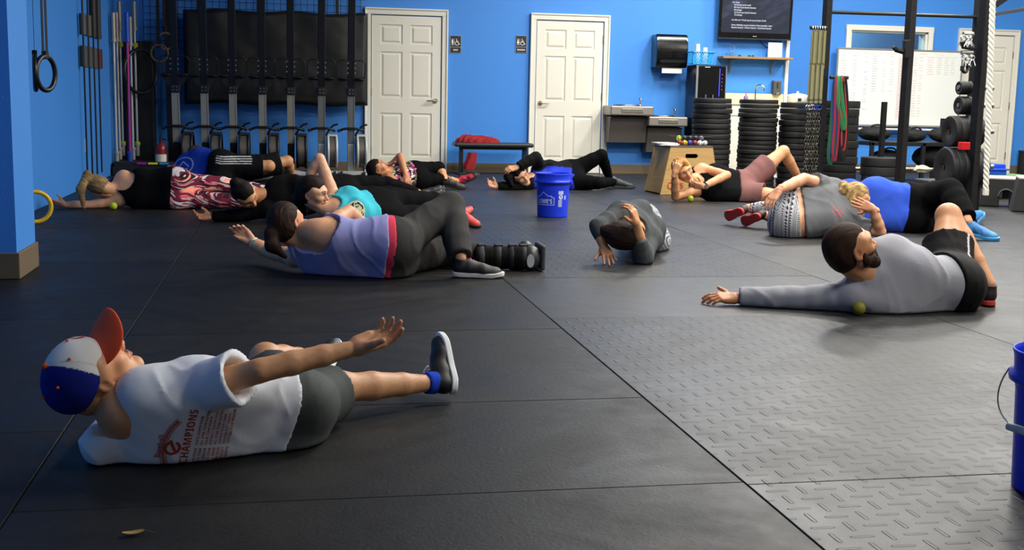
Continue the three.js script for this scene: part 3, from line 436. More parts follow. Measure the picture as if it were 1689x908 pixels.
// ---------------------------------------------------------------- pull-up rig and everything hung on it
const rigM = std(0x0c0c0e, .5, .15);
const P1 = P3(1357, 150, -13.0), P2 = P3(1494, 150, -11.5), PP3 = V(6.23, 0, -10.05), P4 = P3(1612, 40, -13.35);
{
  const t = thing('pull_up_rig', 'black steel pull-up rig with three tall uprights and a horizontal bar', 'rig');
  const up = (p, turn) => { const w = .08; const s = new THREE.Group(); const g = box(w, 3.6, w, 0, 1.8, 0, .006); g.rotateY(turn); const m = part('upright', g, rigM, t, [p.x, 0, p.z]); const hg = []; for (let y = .3; y < 3.2; y += .1) hg.push(cyl(.008, .008, w + .002, 0, y, 0, 8, 'z'), cyl(.008, .008, w + .002, 0, y, 0, 8, 'x')); const h = mergeGeometries(hg); h.rotateY(turn); const hh = part('bolt_hole', h, std(0x020202, .9), m); hh.userData.kind = 'stuff'; const f = box(.18, .012, .18, 0, .006, 0, .003); f.rotateY(turn); part('foot_plate', f, rigM, m); };
  up(P1, .35); up(P2, .35); up(PP3, .35); up(P4, .35);
  const y1 = P3(1370, 20, P1.z).y, y4 = P3(1612, 28, P4.z).y;
  part('pull_up_bar', bar([P1.x, y1, P1.z], [P4.x, y4, P4.z], .021, 16), std(0x3a3833, .4, .6), t);
  const q = P3(1689, 15, -11.2); part('pull_up_bar', bar([P4.x, y4, P4.z], q.clone().add(q.clone().sub(V(P4.x, y4, P4.z)).multiplyScalar(.5)), .021, 16), std(0x4a463f, .4, .6), t);
  part('brace', beam(P3(1622, 20, -10.1), P3(1672, -14, -10.1), .06, .06), rigM, t);
  const pp = P3(1585, 78, -10.0); const hook = (a, b, c) => part('j_hook', [beam(a, b, .035, .05), beam(a, c, .03, .05)], rigM, t);
  const A = P3(1589, 76, -10.0), B = P3(1608, 80, -10.05), C = P3(1588, 74, -10); hook(A, B, C.clone().add(V(-.005, .03, 0)));
  const A2 = P3(1478, 82, -11.4), B2 = P3(1496, 87, -11.45); hook(A2, B2, A2.clone().add(V(-.03, .03, 0))); part('j_hook', beam(P3(1495, 66, -11.42), P3(1495, 96, -11.42), .06, .06), rigM, t);
  const pegM = std(0x8f8d88, .35, .7);
  part('storage_peg', cyl(.021, .021, .1, 0, 0, 0, 16, 'x').translate(...P3(1597, 56.5, -10.02).toArray()), pegM, t);
  part('storage_peg', cyl(.021, .021, .11, 0, 0, 0, 16, 'x').translate(...P3(1595, 87, -10.02).toArray()), pegM, t);
  part('storage_peg', cyl(.022, .022, .2, 0, 0, 0, 16, 'x').translate(...P3(1350, 46, P1.z + .06).toArray()), M.black, t);
  part('storage_peg', cyl(.02, .02, .22, 0, 0, 0, 16, 'x').translate(...P3(1384, 128, P1.z + .08).toArray()), M.black, t);
  [217, 275, 174, 145].forEach(v => part('storage_peg', cyl(.022, .022, .36, 0, 0, 0, 16, 'x').translate(...P3(1609, v, -10.22).toArray()), pegM, t));
  const red = P3(1590, 241, -10.0); part('red_clamp', box(.085, .07, .07, red.x, red.y, red.z, .006), std(0xc3161a, .4), t).userData.label = 'red clamp';
  // spring clips hung on the two upper pegs
  const clip = std(0xcfd2d2, .28, .9);
  const CL = [[1588, 66], [1593, 67], [1598, 66], [1602, 67], [1590, 98], [1595, 99], [1600, 98], [1603, 99]];
  CL.forEach(([u, v], i) => { const c = P3(u, v, -10.0 + (i % 2) * .02); const s = thing('spring_clip', 'silver spring clip, ' + ['leftmost', 'second from left', 'third from left', 'rightmost'][i % 4] + ' on the ' + (i < 4 ? 'upper' : 'lower') + ' peg of the rig', 'clip', c, i * 1.3, 'spring clips on the rig pegs'); part('coil', [tor(.022, .004, 0, .02, 0, 22, 6), tor(.022, .004, 0, .02, .008, 22, 6)], clip, s); part('grip', [bar([.015, .005, 0], [.035, -.06, .02], .004, 6), bar([-.015, .005, .008], [-.03, -.055, -.02], .004, 6)], clip, s); });
  const bc = P3(1594, 113, -10.0), bt = thing('black_collar', 'black plastic bar collar clamped on the right rig upright below the clips', 'collar', bc, .4); part('ring', tor(.035, .014, -.02, 0, 0, 24, 10), M.black, bt); part('lever', [box(.05, .02, .03, .03, .02, 0, .006), box(.03, .05, .03, -.06, 0, 0, .008)], M.black, bt);
}
// iron plates on the rig's storage pegs
[[145, .062, 1579, 3, .04], [174, .084, 1578, 3, .04], [217, .145, 1563, 5, .06], [276, .185, 1554, 6, .062]].forEach(([v, R, u0, n, h], k) => {
  for (let i = 0; i < n; i++) {
    const c = P3(u0 + 2, v, -10.22); const t = thing('weight_plate', `black ${['tiny', 'small', 'middle-sized', 'large'][k]} plate on the rig peg, ${['leftmost', 'second from left', 'third from left', 'fourth from left', 'fifth from left', 'rightmost'][i]} of its tier`, 'weight plate', [c.x + i * h + h / 2, c.y, -10.22], 0, 'plates on the rig pegs');
    part('iron_disc', lathe([[.025, -h / 2], [R * .55, -h / 2], [R * .6, -h * .32], [R * .85, -h * .32], [R * .9, -h / 2], [R - .006, -h / 2], [R, -h * .36], [R, h * .36], [R - .006, h / 2], [R * .9, h / 2], [.025, h / 2], [.025, -h / 2]], 44).rotateZ(Math.PI / 2), M.pm[(i + k) % 4], t);
    part('hub', lathe([[.024, -h / 2 - .001], [.036, -h / 2 - .001], [.036, h / 2], [.024, h / 2], [.024, -h / 2 - .001]], 20).rotateZ(Math.PI / 2), M.steel, t);
  }
});
// climbing rope: three strands laid round each other
{
  const a = P3(1638, -14, -9.9), b = P3(1625.5, 322, -9.9), L = a.y - b.y; const t = thing('climbing_rope', 'thick white twisted climbing rope hanging beside the right rig upright', 'rope', [b.x, b.y, -9.9]);
  const m = std(0xe8e4d4, .8), dx = a.x - b.x;
  for (let s = 0; s < 3; s++) { const pts = []; const N = 150; for (let i = 0; i <= N; i++) { const y = i / N * (L + .5), an = y * 44 + s * 2.094; pts.push(V(dx * y / L + .0125 * Math.cos(an), y, .0125 * Math.sin(an))); } part('strand', flat(new THREE.TubeGeometry(new THREE.CatmullRomCurve3(pts), 420, .0155, 7)), m, t); }
  part('end_whipping', cyl(.028, .028, .05, .0, .025, 0, 20), std(0xded9c6, .7), t);
}
// khaki straps and chains on the left upright
{
  const z = P1.z + .07, sm = std(0x7d7a58, .85), cm = std(0x6d6a62, .35, .8);
  const link = new THREE.TorusGeometry(.019, .0055, 6, 14); link.scale(.8, 1.35, 1);
  for (let i = 0; i < 6; i++) {
    const u = 1341 + i * 3.9, c = P3(u, 47, z + (i % 2) * .03), t = thing('lifting_strap', `khaki webbing strap hung on the left rig peg, ${['leftmost', 'second from left', 'third from left', 'fourth from left', 'fifth from left', 'rightmost'][i]}`, 'strap', [c.x, c.y, c.z], 0, 'khaki straps on the rig');
    const w = .03, L = .86; part('webbing', [box(w, L * .5, .012, 0, -L * .25 - .02, .012, .004), box(w * 1.15, L * .52, .012, -.012, -L * .72, .018, .004), box(w, L * .4, .01, .004, -L * .3, -.012, .003)], sm, t); for (const [sx, sy] of [[-.006, .46], [-.012, .93]]) part('stitching', box(w * 1.2, .018, .016, sx, -L * sy, .02), std(0x55533c, .9), t);
    part('ring', tor(.03, .006, 0, -.005, 0, 20, 8).rotateY(1.2), M.chrome, t);
    const y0 = c.y - .9; const q = thing('chain', `steel chain hanging from the khaki straps, ${['leftmost', 'second from left', 'third from left', 'fourth from left', 'fifth from left', 'rightmost'][i]}`, 'chain', [c.x - .01, y0, c.z], 0, 'chains on the rig');
    part('snap_hook', [tor(.026, .006, 0, .012, 0, 20, 8)], i > 2 ? std(0x1d3a9a, .4, .4) : M.chrome, q);
    const n = 20; for (let k = 0; k < n; k++) { const g = link.clone(); g.rotateY(k % 2 ? 1.3 + .4 * Math.sin(i * 3 + k) : -.2); part('link', flat(g), cm, q, [.006 * Math.sin(k * .7 + i), -.035 - k * .043, .004 * Math.cos(k + i)]); }
  }
}
// resistance bands looped over the right peg
{
  const z = P1.z + .12;
  const bands = [['green', 0x2f8a52, 1384, 1386, 1391, 215, .035], ['crimson', 0x9a2036, 1381, 1380, 1376, 268, .02], ['red', 0xc0303a, 1390, 1392, 1391, 250, .012], ['black', 0x1c1b1a, 1391, 1392, 1388, 268, .06], ['blue', 0x23407f, 1379, 1377, 1374, 262, .03], ['dark green', 0x1f5a3f, 1378, 1374, 1369, 274, .03]];
  bands.forEach(([n, c, u0, u1, u2, vb, w], i) => {
    const zz = z + .03 - i * .012, p0 = P3(u0, 128, zz), pm_ = P3(u1, (128 + vb) / 2, zz), pb = P3(u2, vb, zz); const t = thing('resistance_band', `${n} resistance band looped over the peg right of the left rig upright`, 'band', p0, 0, 'resistance bands');
    const rel = p => p.clone().sub(p0); const cv = new THREE.CatmullRomCurve3([V(-.012, -.05, 0), V(0, .018, 0), V(.018, -.05, 0), rel(pm_).add(V(.025, 0, .01)), rel(pb).add(V(.012, .06, .01)), rel(pb), rel(pb).add(V(-.025, .08, 0)), rel(pm_).add(V(-.02, 0, -.005))], true, 'centripetal');
    const s = new THREE.Shape(); s.moveTo(-.003, -w / 2); s.lineTo(.003, -w / 2); s.lineTo(.003, w / 2); s.lineTo(-.003, w / 2);
    const N = 70, P = [], I = []; for (let k = 0; k <= N; k++) { const p = cv.getPointAt(k / N), tg = cv.getTangentAt(k / N), nrm = V(tg.y, -tg.x, 0).normalize(), b = V(.75, 0, .66); for (const [a, d] of [[-1, -1], [1, -1], [1, 1], [-1, 1]]) P.push(p.x + b.x * a * w / 2 + nrm.x * d * .003, p.y + nrm.y * d * .003, p.z + b.z * a * w / 2 + .003 * d * .3); }
    for (let k = 0; k < N; k++) for (let j = 0; j < 4; j++) { const a = k * 4 + j, b = k * 4 + (j + 1) % 4; I.push(a, b, a + 4, b, b + 4, a + 4); }
    const g = new THREE.BufferGeometry(); g.setAttribute('position', new THREE.Float32BufferAttribute(P, 3)); g.setIndex(I); const q = g.toNonIndexed(); q.computeVertexNormals(); q.setAttribute('uv', new THREE.Float32BufferAttribute(new Float32Array(q.attributes.position.count * 2), 2));
    part('band_loop', q, new THREE.MeshStandardMaterial({ color: c, roughness: .6, side: THREE.DoubleSide }), t);
  });
}
// whiteboard with handwriting
{
  const z = ZR + .14, a = P3(1383, 78, z), b = P3(1579, 213, z), w = b.x - a.x, yt = (P3(1384, 79, z).y + P3(1578, 86, z).y) / 2, yb = (P3(1420, 206, z).y + P3(1560, 210, z).y) / 2, h = yt - yb;
  const t = thing('whiteboard', 'large whiteboard covered in small handwritten black and red columns', 'whiteboard', [(a.x + b.x) / 2, (yt + yb) / 2, z]);
  const tex = canvasTex(1536, 1040, (g, W, H) => {
    g.fillStyle = '#eceee9'; g.fillRect(0, 0, W, H); const r = rng(31); g.lineWidth = 3; g.lineCap = 'round';
    const scrib = (x, y, n, col, a) => { g.strokeStyle = col; g.globalAlpha = a; g.beginPath(); let px = x; g.moveTo(px, y); for (let i = 0; i < n; i++) { px += 5 + r() * 5; g.lineTo(px, y + (r() - .5) * 17); } g.stroke(); g.globalAlpha = 1; };
    for (let i = 0; i < 9; i++) scrib(30 + i * 90, 34, 8, '#55504f', .5);
    g.strokeStyle = '#998f90'; g.globalAlpha = .5; g.beginPath(); g.moveTo(20, 58); g.lineTo(1500, 66); g.stroke(); g.globalAlpha = 1;
    for (let i = 0; i < 22; i++) { const y = 80 + i * 35; scrib(28, y, 4 + r() * 6, '#4b4a52', .75); if (i < 19 && r() > .25) scrib(180, y, 6, '#57585e', .7); if (r() > .3) scrib(320, y + 14, 6, '#50525a', .75); if (i < 15) { scrib(420, y, 8, '#494a55', .8); if (r() > .2) scrib(545, y, 6, '#83706f', .6); if (r() > .4) scrib(640, y, 7, '#6b6b72', .6); } }
    g.strokeStyle = '#b0525c'; g.globalAlpha = .6; for (let i = 0; i < 26; i++) { const y = 78 + i * 34; g.strokeRect(752, y, 58, 30); scrib(760, y + 16, 6, '#a8404f', .75); g.globalAlpha = .6; g.strokeStyle = '#b0525c'; }
    g.globalAlpha = 1; for (let i = 0; i < 24; i++) { const y = 84 + i * 36; if (r() > .12) scrib(940, y, 6, '#b24a58', .65); if (r() > .2) scrib(1010, y, 6, '#b24a58', .6); }
    for (let i = 0; i < 8; i++) { const y = 80 + i * 33; scrib(1110, y, 10, '#b64453', .7); scrib(1230, y, 8, '#b64453', .65); scrib(1330, y, 7, '#a86a70', .6); scrib(1410, y, 7, '#93686d', .55); }
    scrib(1010, 30, 12, '#c03b4b', .9); scrib(1200, 34, 14, '#c26a74', .5);
  });
  part('board', box(w, h, .03, 0, 0, -.02), std(0xe2e4df, .3), t); part('writing_surface', flat(new THREE.PlaneGeometry(w - .04, h - .04)).translate(0, 0, -.0035), new THREE.MeshPhysicalMaterial({ map: tex, roughness: .25 }), t);
  const fm = std(0xa9aaa6, .35, .7);
  part('frame', [box(w, .025, .04, 0, h / 2, -.018, .004), box(w, .025, .04, 0, -h / 2, -.018, .004), box(.025, h, .04, w / 2, 0, -.018, .004), box(.025, h, .04, -w / 2, 0, -.018, .004)], fm, t);
  part('pen_tray', box(w * .98, .03, .1, 0, -h / 2 - .05, .03, .006), std(0xd9d9d2, .4), t);
  for (const [x, c] of [[-.2, 0x222222], [.1, 0xaa2222], [.4, 0x1e2f8a]]) part('marker', cyl(.009, .009, .12, x, -h / 2 - .027, .03, 10, 'x'), std(c, .4), t);
}
// dark storage rack under the whiteboard and what lies in it
{
  const z = -15.2, a = P3(1424, 236, z), b = P3(1568, 240, z), t = thing('storage_rack', 'low black steel rack under the whiteboard holding dark bags', 'rack', [(a.x + b.x) / 2, 0, z]); const w = b.x - a.x, h = a.y, lm = std(0x111214, .5, .2);
  for (const x of [-w / 2, w / 2, .1]) for (const zz of [-.25, .25]) part('post', box(.05, h + (zz < 0 ? .35 : .02), .05, x, (h + (zz < 0 ? .35 : .02)) / 2, zz, .004), lm, t);
  part('shelf', box(w + .05, .05, .55, 0, h, 0, .006), lm, t); part('shelf', box(w + .05, .04, .55, 0, .14, 0, .006), lm, t);
  const bagM = [std(0x070708, .8), std(0x0b0a0c, .8), std(0x0e0d0d, .8)];
  const bag = (x, y, r, sy, i, lab) => { const g = new THREE.SphereGeometry(r, 36, 24), p = g.attributes.position; for (let k = 0; k < p.count; k++) { const q = V(p.getX(k), p.getY(k), p.getZ(k)); const f = 1 + .12 * fbm(q.x * 9 + i * 4, q.y * 9, q.z * 9); p.setXYZ(k, q.x * f * 1.3, Math.max(-r * sy, q.y * f * sy), q.z * f); } g.computeVertexNormals(); const o = thing('sand_bag', lab, 'bag', [(a.x + b.x) / 2 + x, y + r * sy, z + .02 * i], 0, 'bags on the storage rack'); part('bag_body', flat(g), bagM[i % 3], o); part('handle', tube([[-r * .7, r * sy * .7, r * .3], [-r * .3, r * sy * 1.15, r * .4], [r * .3, r * sy * 1.15, r * .4], [r * .7, r * sy * .7, r * .3]], .012, 20), M.black, o); };
  bag(-.5, h + .026, .17, .6, 0, 'dark sand bag at the left end of the rack shelf'); bag(.06, h + .026, .15, .6, 1, 'dark sand bag in the middle of the rack shelf'); bag(.52, h + .026, .17, .6, 2, 'dark sand bag at the right end of the rack shelf');
  bag(-.3, .162, .18, .7, 1, 'dark sand bag low on the left of the rack'); bag(.38, .162, .21, .75, 0, 'dark sand bag low on the right of the rack');
  const z2 = -13.6, c0 = P3(1408, 277, z2), c1 = P3(1556, 280, z2), bb = thing('floor_barbell', 'silver barbell lying low across two stands beneath the whiteboard', 'barbell', [(c0.x + c1.x) / 2, 0, z2]); const W2 = c1.x - c0.x, y = (c0.y + c1.y) / 2;
  part('shaft', bar([-W2 / 2, y, 0], [W2 / 2, y, 0], .016, 14), std(0xc9c6bf, .3, .85), bb); for (const s of [-1, 1]) { part('stand', [box(.05, y, .05, s * W2 * .38, y / 2 - .008, 0), box(.08, .03, .4, s * W2 * .38, .015, 0, .006)], lm, bb); }
  const rg = thing('white_rag', 'crumpled pale rag draped over the floor barbell under the whiteboard', 'cloth', [P3(1521, 279, z2).x, y, z2]); const g = new THREE.SphereGeometry(.1, 30, 20), p = g.attributes.position; for (let k = 0; k < p.count; k++) { const f = 1 + .5 * fbm(p.getX(k) * 22, p.getY(k) * 22, p.getZ(k) * 22); p.setXYZ(k, p.getX(k) * f * 1.2, p.getY(k) * f * .4, p.getZ(k) * f * .5); } g.computeVertexNormals(); part('cloth', flat(g), std(0xb9b19a, .9), rg);
}
// step boxes and tubs at the right
{
  const tm = std(0x1b1c1d, .7), tm2 = std(0x232425, .7);
  function stepBox(u, v0, v1, z, w, d, top, label, turn = 0) {
    const c = P3(u, v1, z), h = P3(u, v0, z).y, t = thing('step_box', label, 'step box', [c.x, 0, z], turn, 'dark step boxes');
    const s = new THREE.Shape(); s.moveTo(-w / 2 - .05, 0); s.lineTo(-.07, 0); s.lineTo(-.07, .1); s.absarc(0, .1, .07, Math.PI, 0, true); s.lineTo(.07, 0); s.lineTo(w / 2 + .05, 0); s.lineTo(w / 2, h - .03); s.lineTo(-w / 2, h - .03);
    const g = new THREE.ExtrudeGeometry(s, { depth: d - .03, bevelEnabled: true, bevelSize: .012, bevelThickness: .015, bevelSegments: 2 }); g.translate(0, .012, -(d - .03) / 2);
    part('box_body', flat(g), top === 2 ? tm2 : tm, t); part('top_pad', box(w + .03, .025, d + .01, 0, h - .012, 0, .01), std(top === 1 ? 0x4f7a52 : 0xb8a79f, .7), t); part('arch_lip', flat(new THREE.TorusGeometry(.072, .007, 6, 20, Math.PI)).translate(0, .112, d / 2 + .012), std(0x55544f, .6), t); return t;
  }
  stepBox(1642, 288, 340, -12.3, .62, .42, 1, 'dark step box with a green top behind the rope');
  stepBox(1655, 292, 342, -11.2, .38, .34, 0, 'dark step box with a pinkish top right of the rope', -.5);
  stepBox(1712, 292, 350, -10.6, .4, .36, 2, 'dark step box cut by the right edge of the picture', -.5);
  const bz = -12.6, b0 = P3(1612, 284, bz), b1 = P3(1645, 268, bz), w = .3; const t = thing('blue_bin', 'bright blue plastic bin standing on the green-topped step box', 'bin', [P3(1630, 284, -12.35).x, P3(1642, 288, -12.3).y, -12.35]);
  part('tub', [box(w, .055, .26, 0, .028, 0, .012), box(w * .94, .07, .24, 0, .085, 0, .012)], std(0x1743c8, .35), t); part('rim', box(w + .05, .02, .29, 0, .06, 0, .008), std(0x1d4fdc, .35), t);
  const cz = -10.9, c = P3(1575, 332, cz), k = thing('carton', 'small light blue and white carton on the floor left of the right upright', 'carton', [c.x, 0, cz]); const ch = P3(1575, 306, cz).y; part('carton_body', box(.1, ch * .5, .08, 0, ch * .25, 0, .004), std(0xcfd6da, .5), k); part('carton_top', box(.1, ch * .5, .08, 0, ch * .75, 0, .004), std(0x2e9fd6, .5), k);
  const sz = -10.5, s0 = P3(1546, 300, sz); const low = thing('flat_bench', 'low black flat bench behind the man in the blue shirt', 'bench', [P3(1568, 305, sz).x, 0, sz]); const sh = P3(1568, 296, sz).y; part('seat', box(.62, .07, .28, 0, sh - .035, 0, .02), std(0x2b2c2e, .55), low); for (const x of [-.22, .22]) part('leg', box(.05, sh - .06, .24, x, (sh - .06) / 2, 0, .006), M.steelBlack, low);
  const bx = P3(1686, 268, ZR + .12); const wb = thing('black_box', 'small black box standing on the floor against the far right blue wall', 'box', [bx.x + .06, 0, ZR + .2]); part('case', box(.24, .34, .22, 0, .17, 0, .01), M.black, wb); part('lid', box(.25, .03, .23, 0, .355, 0, .008), std(0x1c1c1d, .5), wb);
}
// wooden plyometric box with papers and a basket of balls
{
  const z = -12.45, top = P3(1125, 241, z).y, c = P3(1133, 300, z), D = .5, wt = P3(1165, 241, z).x - P3(1094, 241, z).x, wb = wt + .2;
  const wood = std(0xffffff, .55, 0, { map: canvasTex(512, 512, (g, W, H) => { g.fillStyle = '#c9a468'; g.fillRect(0, 0, W, H); const r = rng(77); for (let i = 0; i < 260; i++) { g.strokeStyle = `rgba(${120 + r() * 60},${80 + r() * 40},${40 + r() * 20},${.05 + r() * .14})`; g.lineWidth = 1 + r() * 3; const y = r() * H; g.beginPath(); g.moveTo(0, y); for (let x = 0; x <= W; x += 32) g.lineTo(x, y + 14 * Math.sin(x / 90 + y / 60) + r() * 3); g.stroke(); } g.strokeStyle = '#c23a1e'; g.lineWidth = 7; g.font = 'bold 110px sans-serif'; g.fillStyle = '#b8321c'; }) });
  wood.map.wrapS = wood.map.wrapT = THREE.RepeatWrapping; wood.map.repeat.set(1.2, 1.2);
  const t = thing('plyo_box', 'wooden tapered jump box with red lettering and a dark handle slot', 'jump box', [c.x + .02, 0, z - D / 2 + .02], .06);
  const slot = new THREE.Path(); slot.moveTo(-.05, top - .135); slot.lineTo(.05, top - .135); slot.absarc(.05, top - .11, .025, -Math.PI / 2, Math.PI / 2, false); slot.lineTo(-.05, top - .085); slot.absarc(-.05, top - .11, .025, Math.PI / 2, Math.PI * 1.5, false);
  const s = new THREE.Shape([[-wb / 2, 0], [wb / 2, 0], [wt / 2, top - .02], [-wt / 2, top - .02]].map(p => new THREE.Vector2(...p))); s.holes.push(slot);
  const panel = zz => flat(new THREE.ExtrudeGeometry(s, { depth: .018, bevelEnabled: true, bevelSize: .002, bevelThickness: .002, bevelSegments: 1 })).translate(0, .002, zz);
  part('front_panel', panel(D / 2 - .02), wood, t); part('back_panel', panel(-D / 2), wood, t);
  for (const q of [-1, 1]) part('side_panel', beam([q * (wb / 2 - .012), .01, 0], [q * (wt / 2 - .012), top - .02, 0], .018, D - .04), wood, t);
  part('top_panel', box(wt + .01, .018, D, 0, top - .01, 0, .003), std(0x4b433c, .7), t);
  const txt = canvasTex(256, 128, (g, W, H) => { g.clearRect(0, 0, W, H); g.strokeStyle = '#c23a1e'; g.lineWidth = 9; g.lineCap = 'round'; g.beginPath(); g.arc(60, 66, 34, .9, 5.4); g.stroke(); g.font = 'bold 84px sans-serif'; g.fillStyle = '#c23a1e'; g.fillText('95', 112, 96); });
  part('lettering', flat(new THREE.PlaneGeometry(.26, .13)).translate(-.16, .1, D / 2 + .0045), new THREE.MeshStandardMaterial({ map: txt, transparent: true, alphaTest: .3, roughness: .6 }), t);
  const pz = z - .16, pp = P3(1098, 238, pz), pt = thing('paper_stack', 'loose white papers lying on the left of the wooden jump box', 'papers', [pp.x, top, pz]); for (let i = 0; i < 4; i++) part('sheet', box(.21, .006, .26, (i % 2) * .012, .004 + i * .007, -.006 * i, 0).rotateY(i * .07), std(i % 2 ? 0xdcdcdc : 0xcfd0d4, .7), pt);
  const bz = z - .18, bp = P3(1138, 238, bz), bk = thing('wire_basket', 'flat black wire basket of small balls on the wooden jump box', 'basket', [bp.x, top, bz]); const W = .42, Hh = .1, Dd = .26, wires = [];
  for (const y of [.004, Hh]) wires.push(bar([-W / 2, y, -Dd / 2], [W / 2, y, -Dd / 2], .003, 6), bar([-W / 2, y, Dd / 2], [W / 2, y, Dd / 2], .003, 6), bar([-W / 2, y, -Dd / 2], [-W / 2, y, Dd / 2], .003, 6), bar([W / 2, y, -Dd / 2], [W / 2, y, Dd / 2], .003, 6));
  for (let i = 0; i <= 14; i++) { const x = -W / 2 + i * W / 14; wires.push(bar([x, .004, Dd / 2], [x, Hh, Dd / 2], .002, 5), bar([x, .004, -Dd / 2], [x, Hh, -Dd / 2], .002, 5), bar([x, .004, -Dd / 2], [x, .004, Dd / 2], .002, 5)); }
  const wm = part('wire', wires, M.black, bk); wm.userData.kind = 'stuff';
  const cols = [[0x9a1d20, 'dark red'], [0xd8b21e, 'yellow'], [0x263a9a, 'blue'], [0x8a1e2a, 'maroon'], [0xe9e9e4, 'white'], [0xcfd2d0, 'pale grey'], [0x9cc61e, 'lime green'], [0x141414, 'black'], [0x1a1a1c, 'matt black'], [0x1b1b22, 'glossy black'], [0x55585c, 'grey']];
  cols.forEach(([cc, n], i) => { const front = i < 6; const x = front ? -.15 + i * .058 : -.14 + (i - 6) * .064, y = front ? .031 : .08, zz = front ? .09 : .03; const q = tag(obj('massage_ball', ball(.03, 0, 0, 0, 1, 1, 1, 20), std(cc, .45), scene, [bp.x + x, top + y, bz + zz]), `small ${n} ball lying in the wire basket on the jump box`, 'ball', 'balls in the wire basket'); });
}
// buckets
{
  const bm = std(0x1a3ce0, .35);
  const prof = [[0, .004], [.126, .004], [.13, .0], [.131, .006], [.1405, .27], [.142, .272], [.142, .288], [.158, .29], [.16, .3], [.158, .312], [.147, .314], [.1485, .345], [.151, .362], [.1535, .366], [.1535, .373], [.149, .373], [.146, .36], [.137, .27], [.128, .01], [0, .01]];
  function logo() { return canvasTex(1024, 512, (g, W, H) => { g.clearRect(0, 0, W, H); g.strokeStyle = '#dfe6f5'; g.fillStyle = '#dfe6f5'; g.lineWidth = 13; g.lineJoin = 'miter'; g.beginPath(); g.moveTo(30, 400); g.lineTo(30, 215); g.lineTo(95, 215); g.lineTo(95, 175); g.lineTo(180, 175); g.lineTo(300, 65); g.lineTo(440, 165); g.lineTo(545, 165); g.lineTo(545, 205); g.lineTo(610, 205); g.lineTo(610, 400); g.closePath(); g.stroke(); g.font = 'bold 158px sans-serif'; g.textAlign = 'center'; g.save(); g.translate(322, 362); g.scale(.86, 1); g.fillText("LOWE'S", 0, 0); g.restore();
    g.fillRect(730, 30, 150, 90); g.beginPath(); g.arc(805, 190, 62, 0, 7); g.fill(); g.fillStyle = '#1a3ce0'; g.beginPath(); g.ellipse(800, 175, 26, 18, .5, 0, 7); g.fill(); g.beginPath(); g.ellipse(820, 215, 20, 12, -.4, 0, 7); g.fill(); g.fillStyle = 'rgba(215,225,245,.75)'; for (let i = 0; i < 11; i++) g.fillRect(730, 265 + i * 17, 130 - (i % 3) * 14, 10); g.fillStyle = '#1a3ce0'; for (let i = 0; i < 5; i++) g.fillRect(740, 42 + i * 15, 130, 4); g.fillStyle = '#dfe6f5'; g.fillRect(925, 150, 56, 110); g.fillStyle = '#1a3ce0'; for (let i = 0; i < 9; i++) g.fillRect(928, 156 + i * 12, 50, 3 + i % 3); }); }
  function bucket(pos, label, printTurn, handleTurn) {
    const t = thing('bucket', label, 'bucket', pos, 0, 'blue buckets'); part('pail', lathe(prof, 64), bm, t);
    const arc = 2.3, g = new THREE.CylinderGeometry(.1402, .1344, .165, 48, 1, true, -arc / 2, arc); g.translate(0, .155, 0); g.rotateY(printTurn); part('print', flat(g), new THREE.MeshStandardMaterial({ map: logo(), transparent: true, alphaTest: .4, roughness: .4 }), t);
    const h = [], R = .166; for (let i = 0; i <= 16; i++) { const a = i / 16 * Math.PI; h.push(V(R * Math.cos(a), .3 - .12 * Math.sin(a), .05 + .12 * Math.sin(a))); }
    const wire = tube(h, .0022, 60, 6); wire.rotateY(handleTurn); part('handle_wire', wire, M.steel, t);
    const gp = bar([-.045, .18, .173], [.045, .18, .173], .011, 14); gp.rotateY(handleTurn); part('handle_grip', gp, std(0xdcdad2, .5), t);
    for (const s of [-1, 1]) { const e = box(.02, .035, .03, s * .158, .3, .012, .006); e.rotateY(handleTurn); part('ear', e, bm, t); }
  }
  const b = atY(911, 357, 0); bucket([b.x, 0, b.z], 'blue bucket with a white house logo standing in the middle of the floor', -.36, 2.6);
  const c = atY(1689, 812, 0); bucket([c.x + .118, 0, c.z], 'blue bucket cut by the right edge of the picture, in the foreground', 2.2, -1.32);
}
// rings at the left, leaf, chalk-free floor bits
{
  const z = -7.75;
  [[75.5, 121, 1.2, 'black gymnastic ring turned open on its strap by the blue column'], [58, 120, 1.76, 'black gymnastic ring seen edge-on by the blue column']].forEach(([u, v, r, lab]) => {
    const c = P3(u, v, z), t = thing('gym_ring', lab, 'gym ring', c, r, 'black gymnastic rings'); part('ring', tor(.102, .0155, 0, 0, 0, 56, 14), std(0x121212, .35), t);
    part('strap', [box(.022, 1.5, .003, -.02, .86, .0), box(.022, 1.5, .003, .02, .86, -.0), box(.036, .05, .03, 0, .11, 0, .004)], std(0x101012, .8), t);
  });
  const yc = P3(58, 339, -9.35), y = thing('yellow_ring', 'bright yellow plastic ring leaning upright behind the blue column', 'ring', [yc.x, .128, -9.35], .35); part('ring', tor(.112, .016, 0, 0, 0, 56, 14), std(0xe3b21c, .35), y);
  const lp = atY(220, 884, 0), l = thing('dry_leaf', 'small dry tan leaf lying alone on the black floor in front', 'leaf', [lp.x, .001, lp.z], .2);
  const g = new THREE.PlaneGeometry(.05, .022, 16, 8); const p = g.attributes.position; for (let i = 0; i < p.count; i++) { const x = p.getX(i) / .025, yy = p.getY(i) / .011; const w = Math.sqrt(Math.max(0, 1 - x * x)) * (1 + .2 * x); p.setXYZ(i, x * .025, .004 + .005 * x * x + .003 * Math.abs(yy) * w, yy * .011 * w); } g.computeVertexNormals();
  part('blade', flat(g), new THREE.MeshStandardMaterial({ color: 0x9a7a3a, roughness: .8, side: THREE.DoubleSide }), l); part('stalk', tube([[.024, .008, 0], [.034, .006, .001], [.044, .002, .003]], .0009, 8, 5), std(0x6a4f26, .8), l);
}
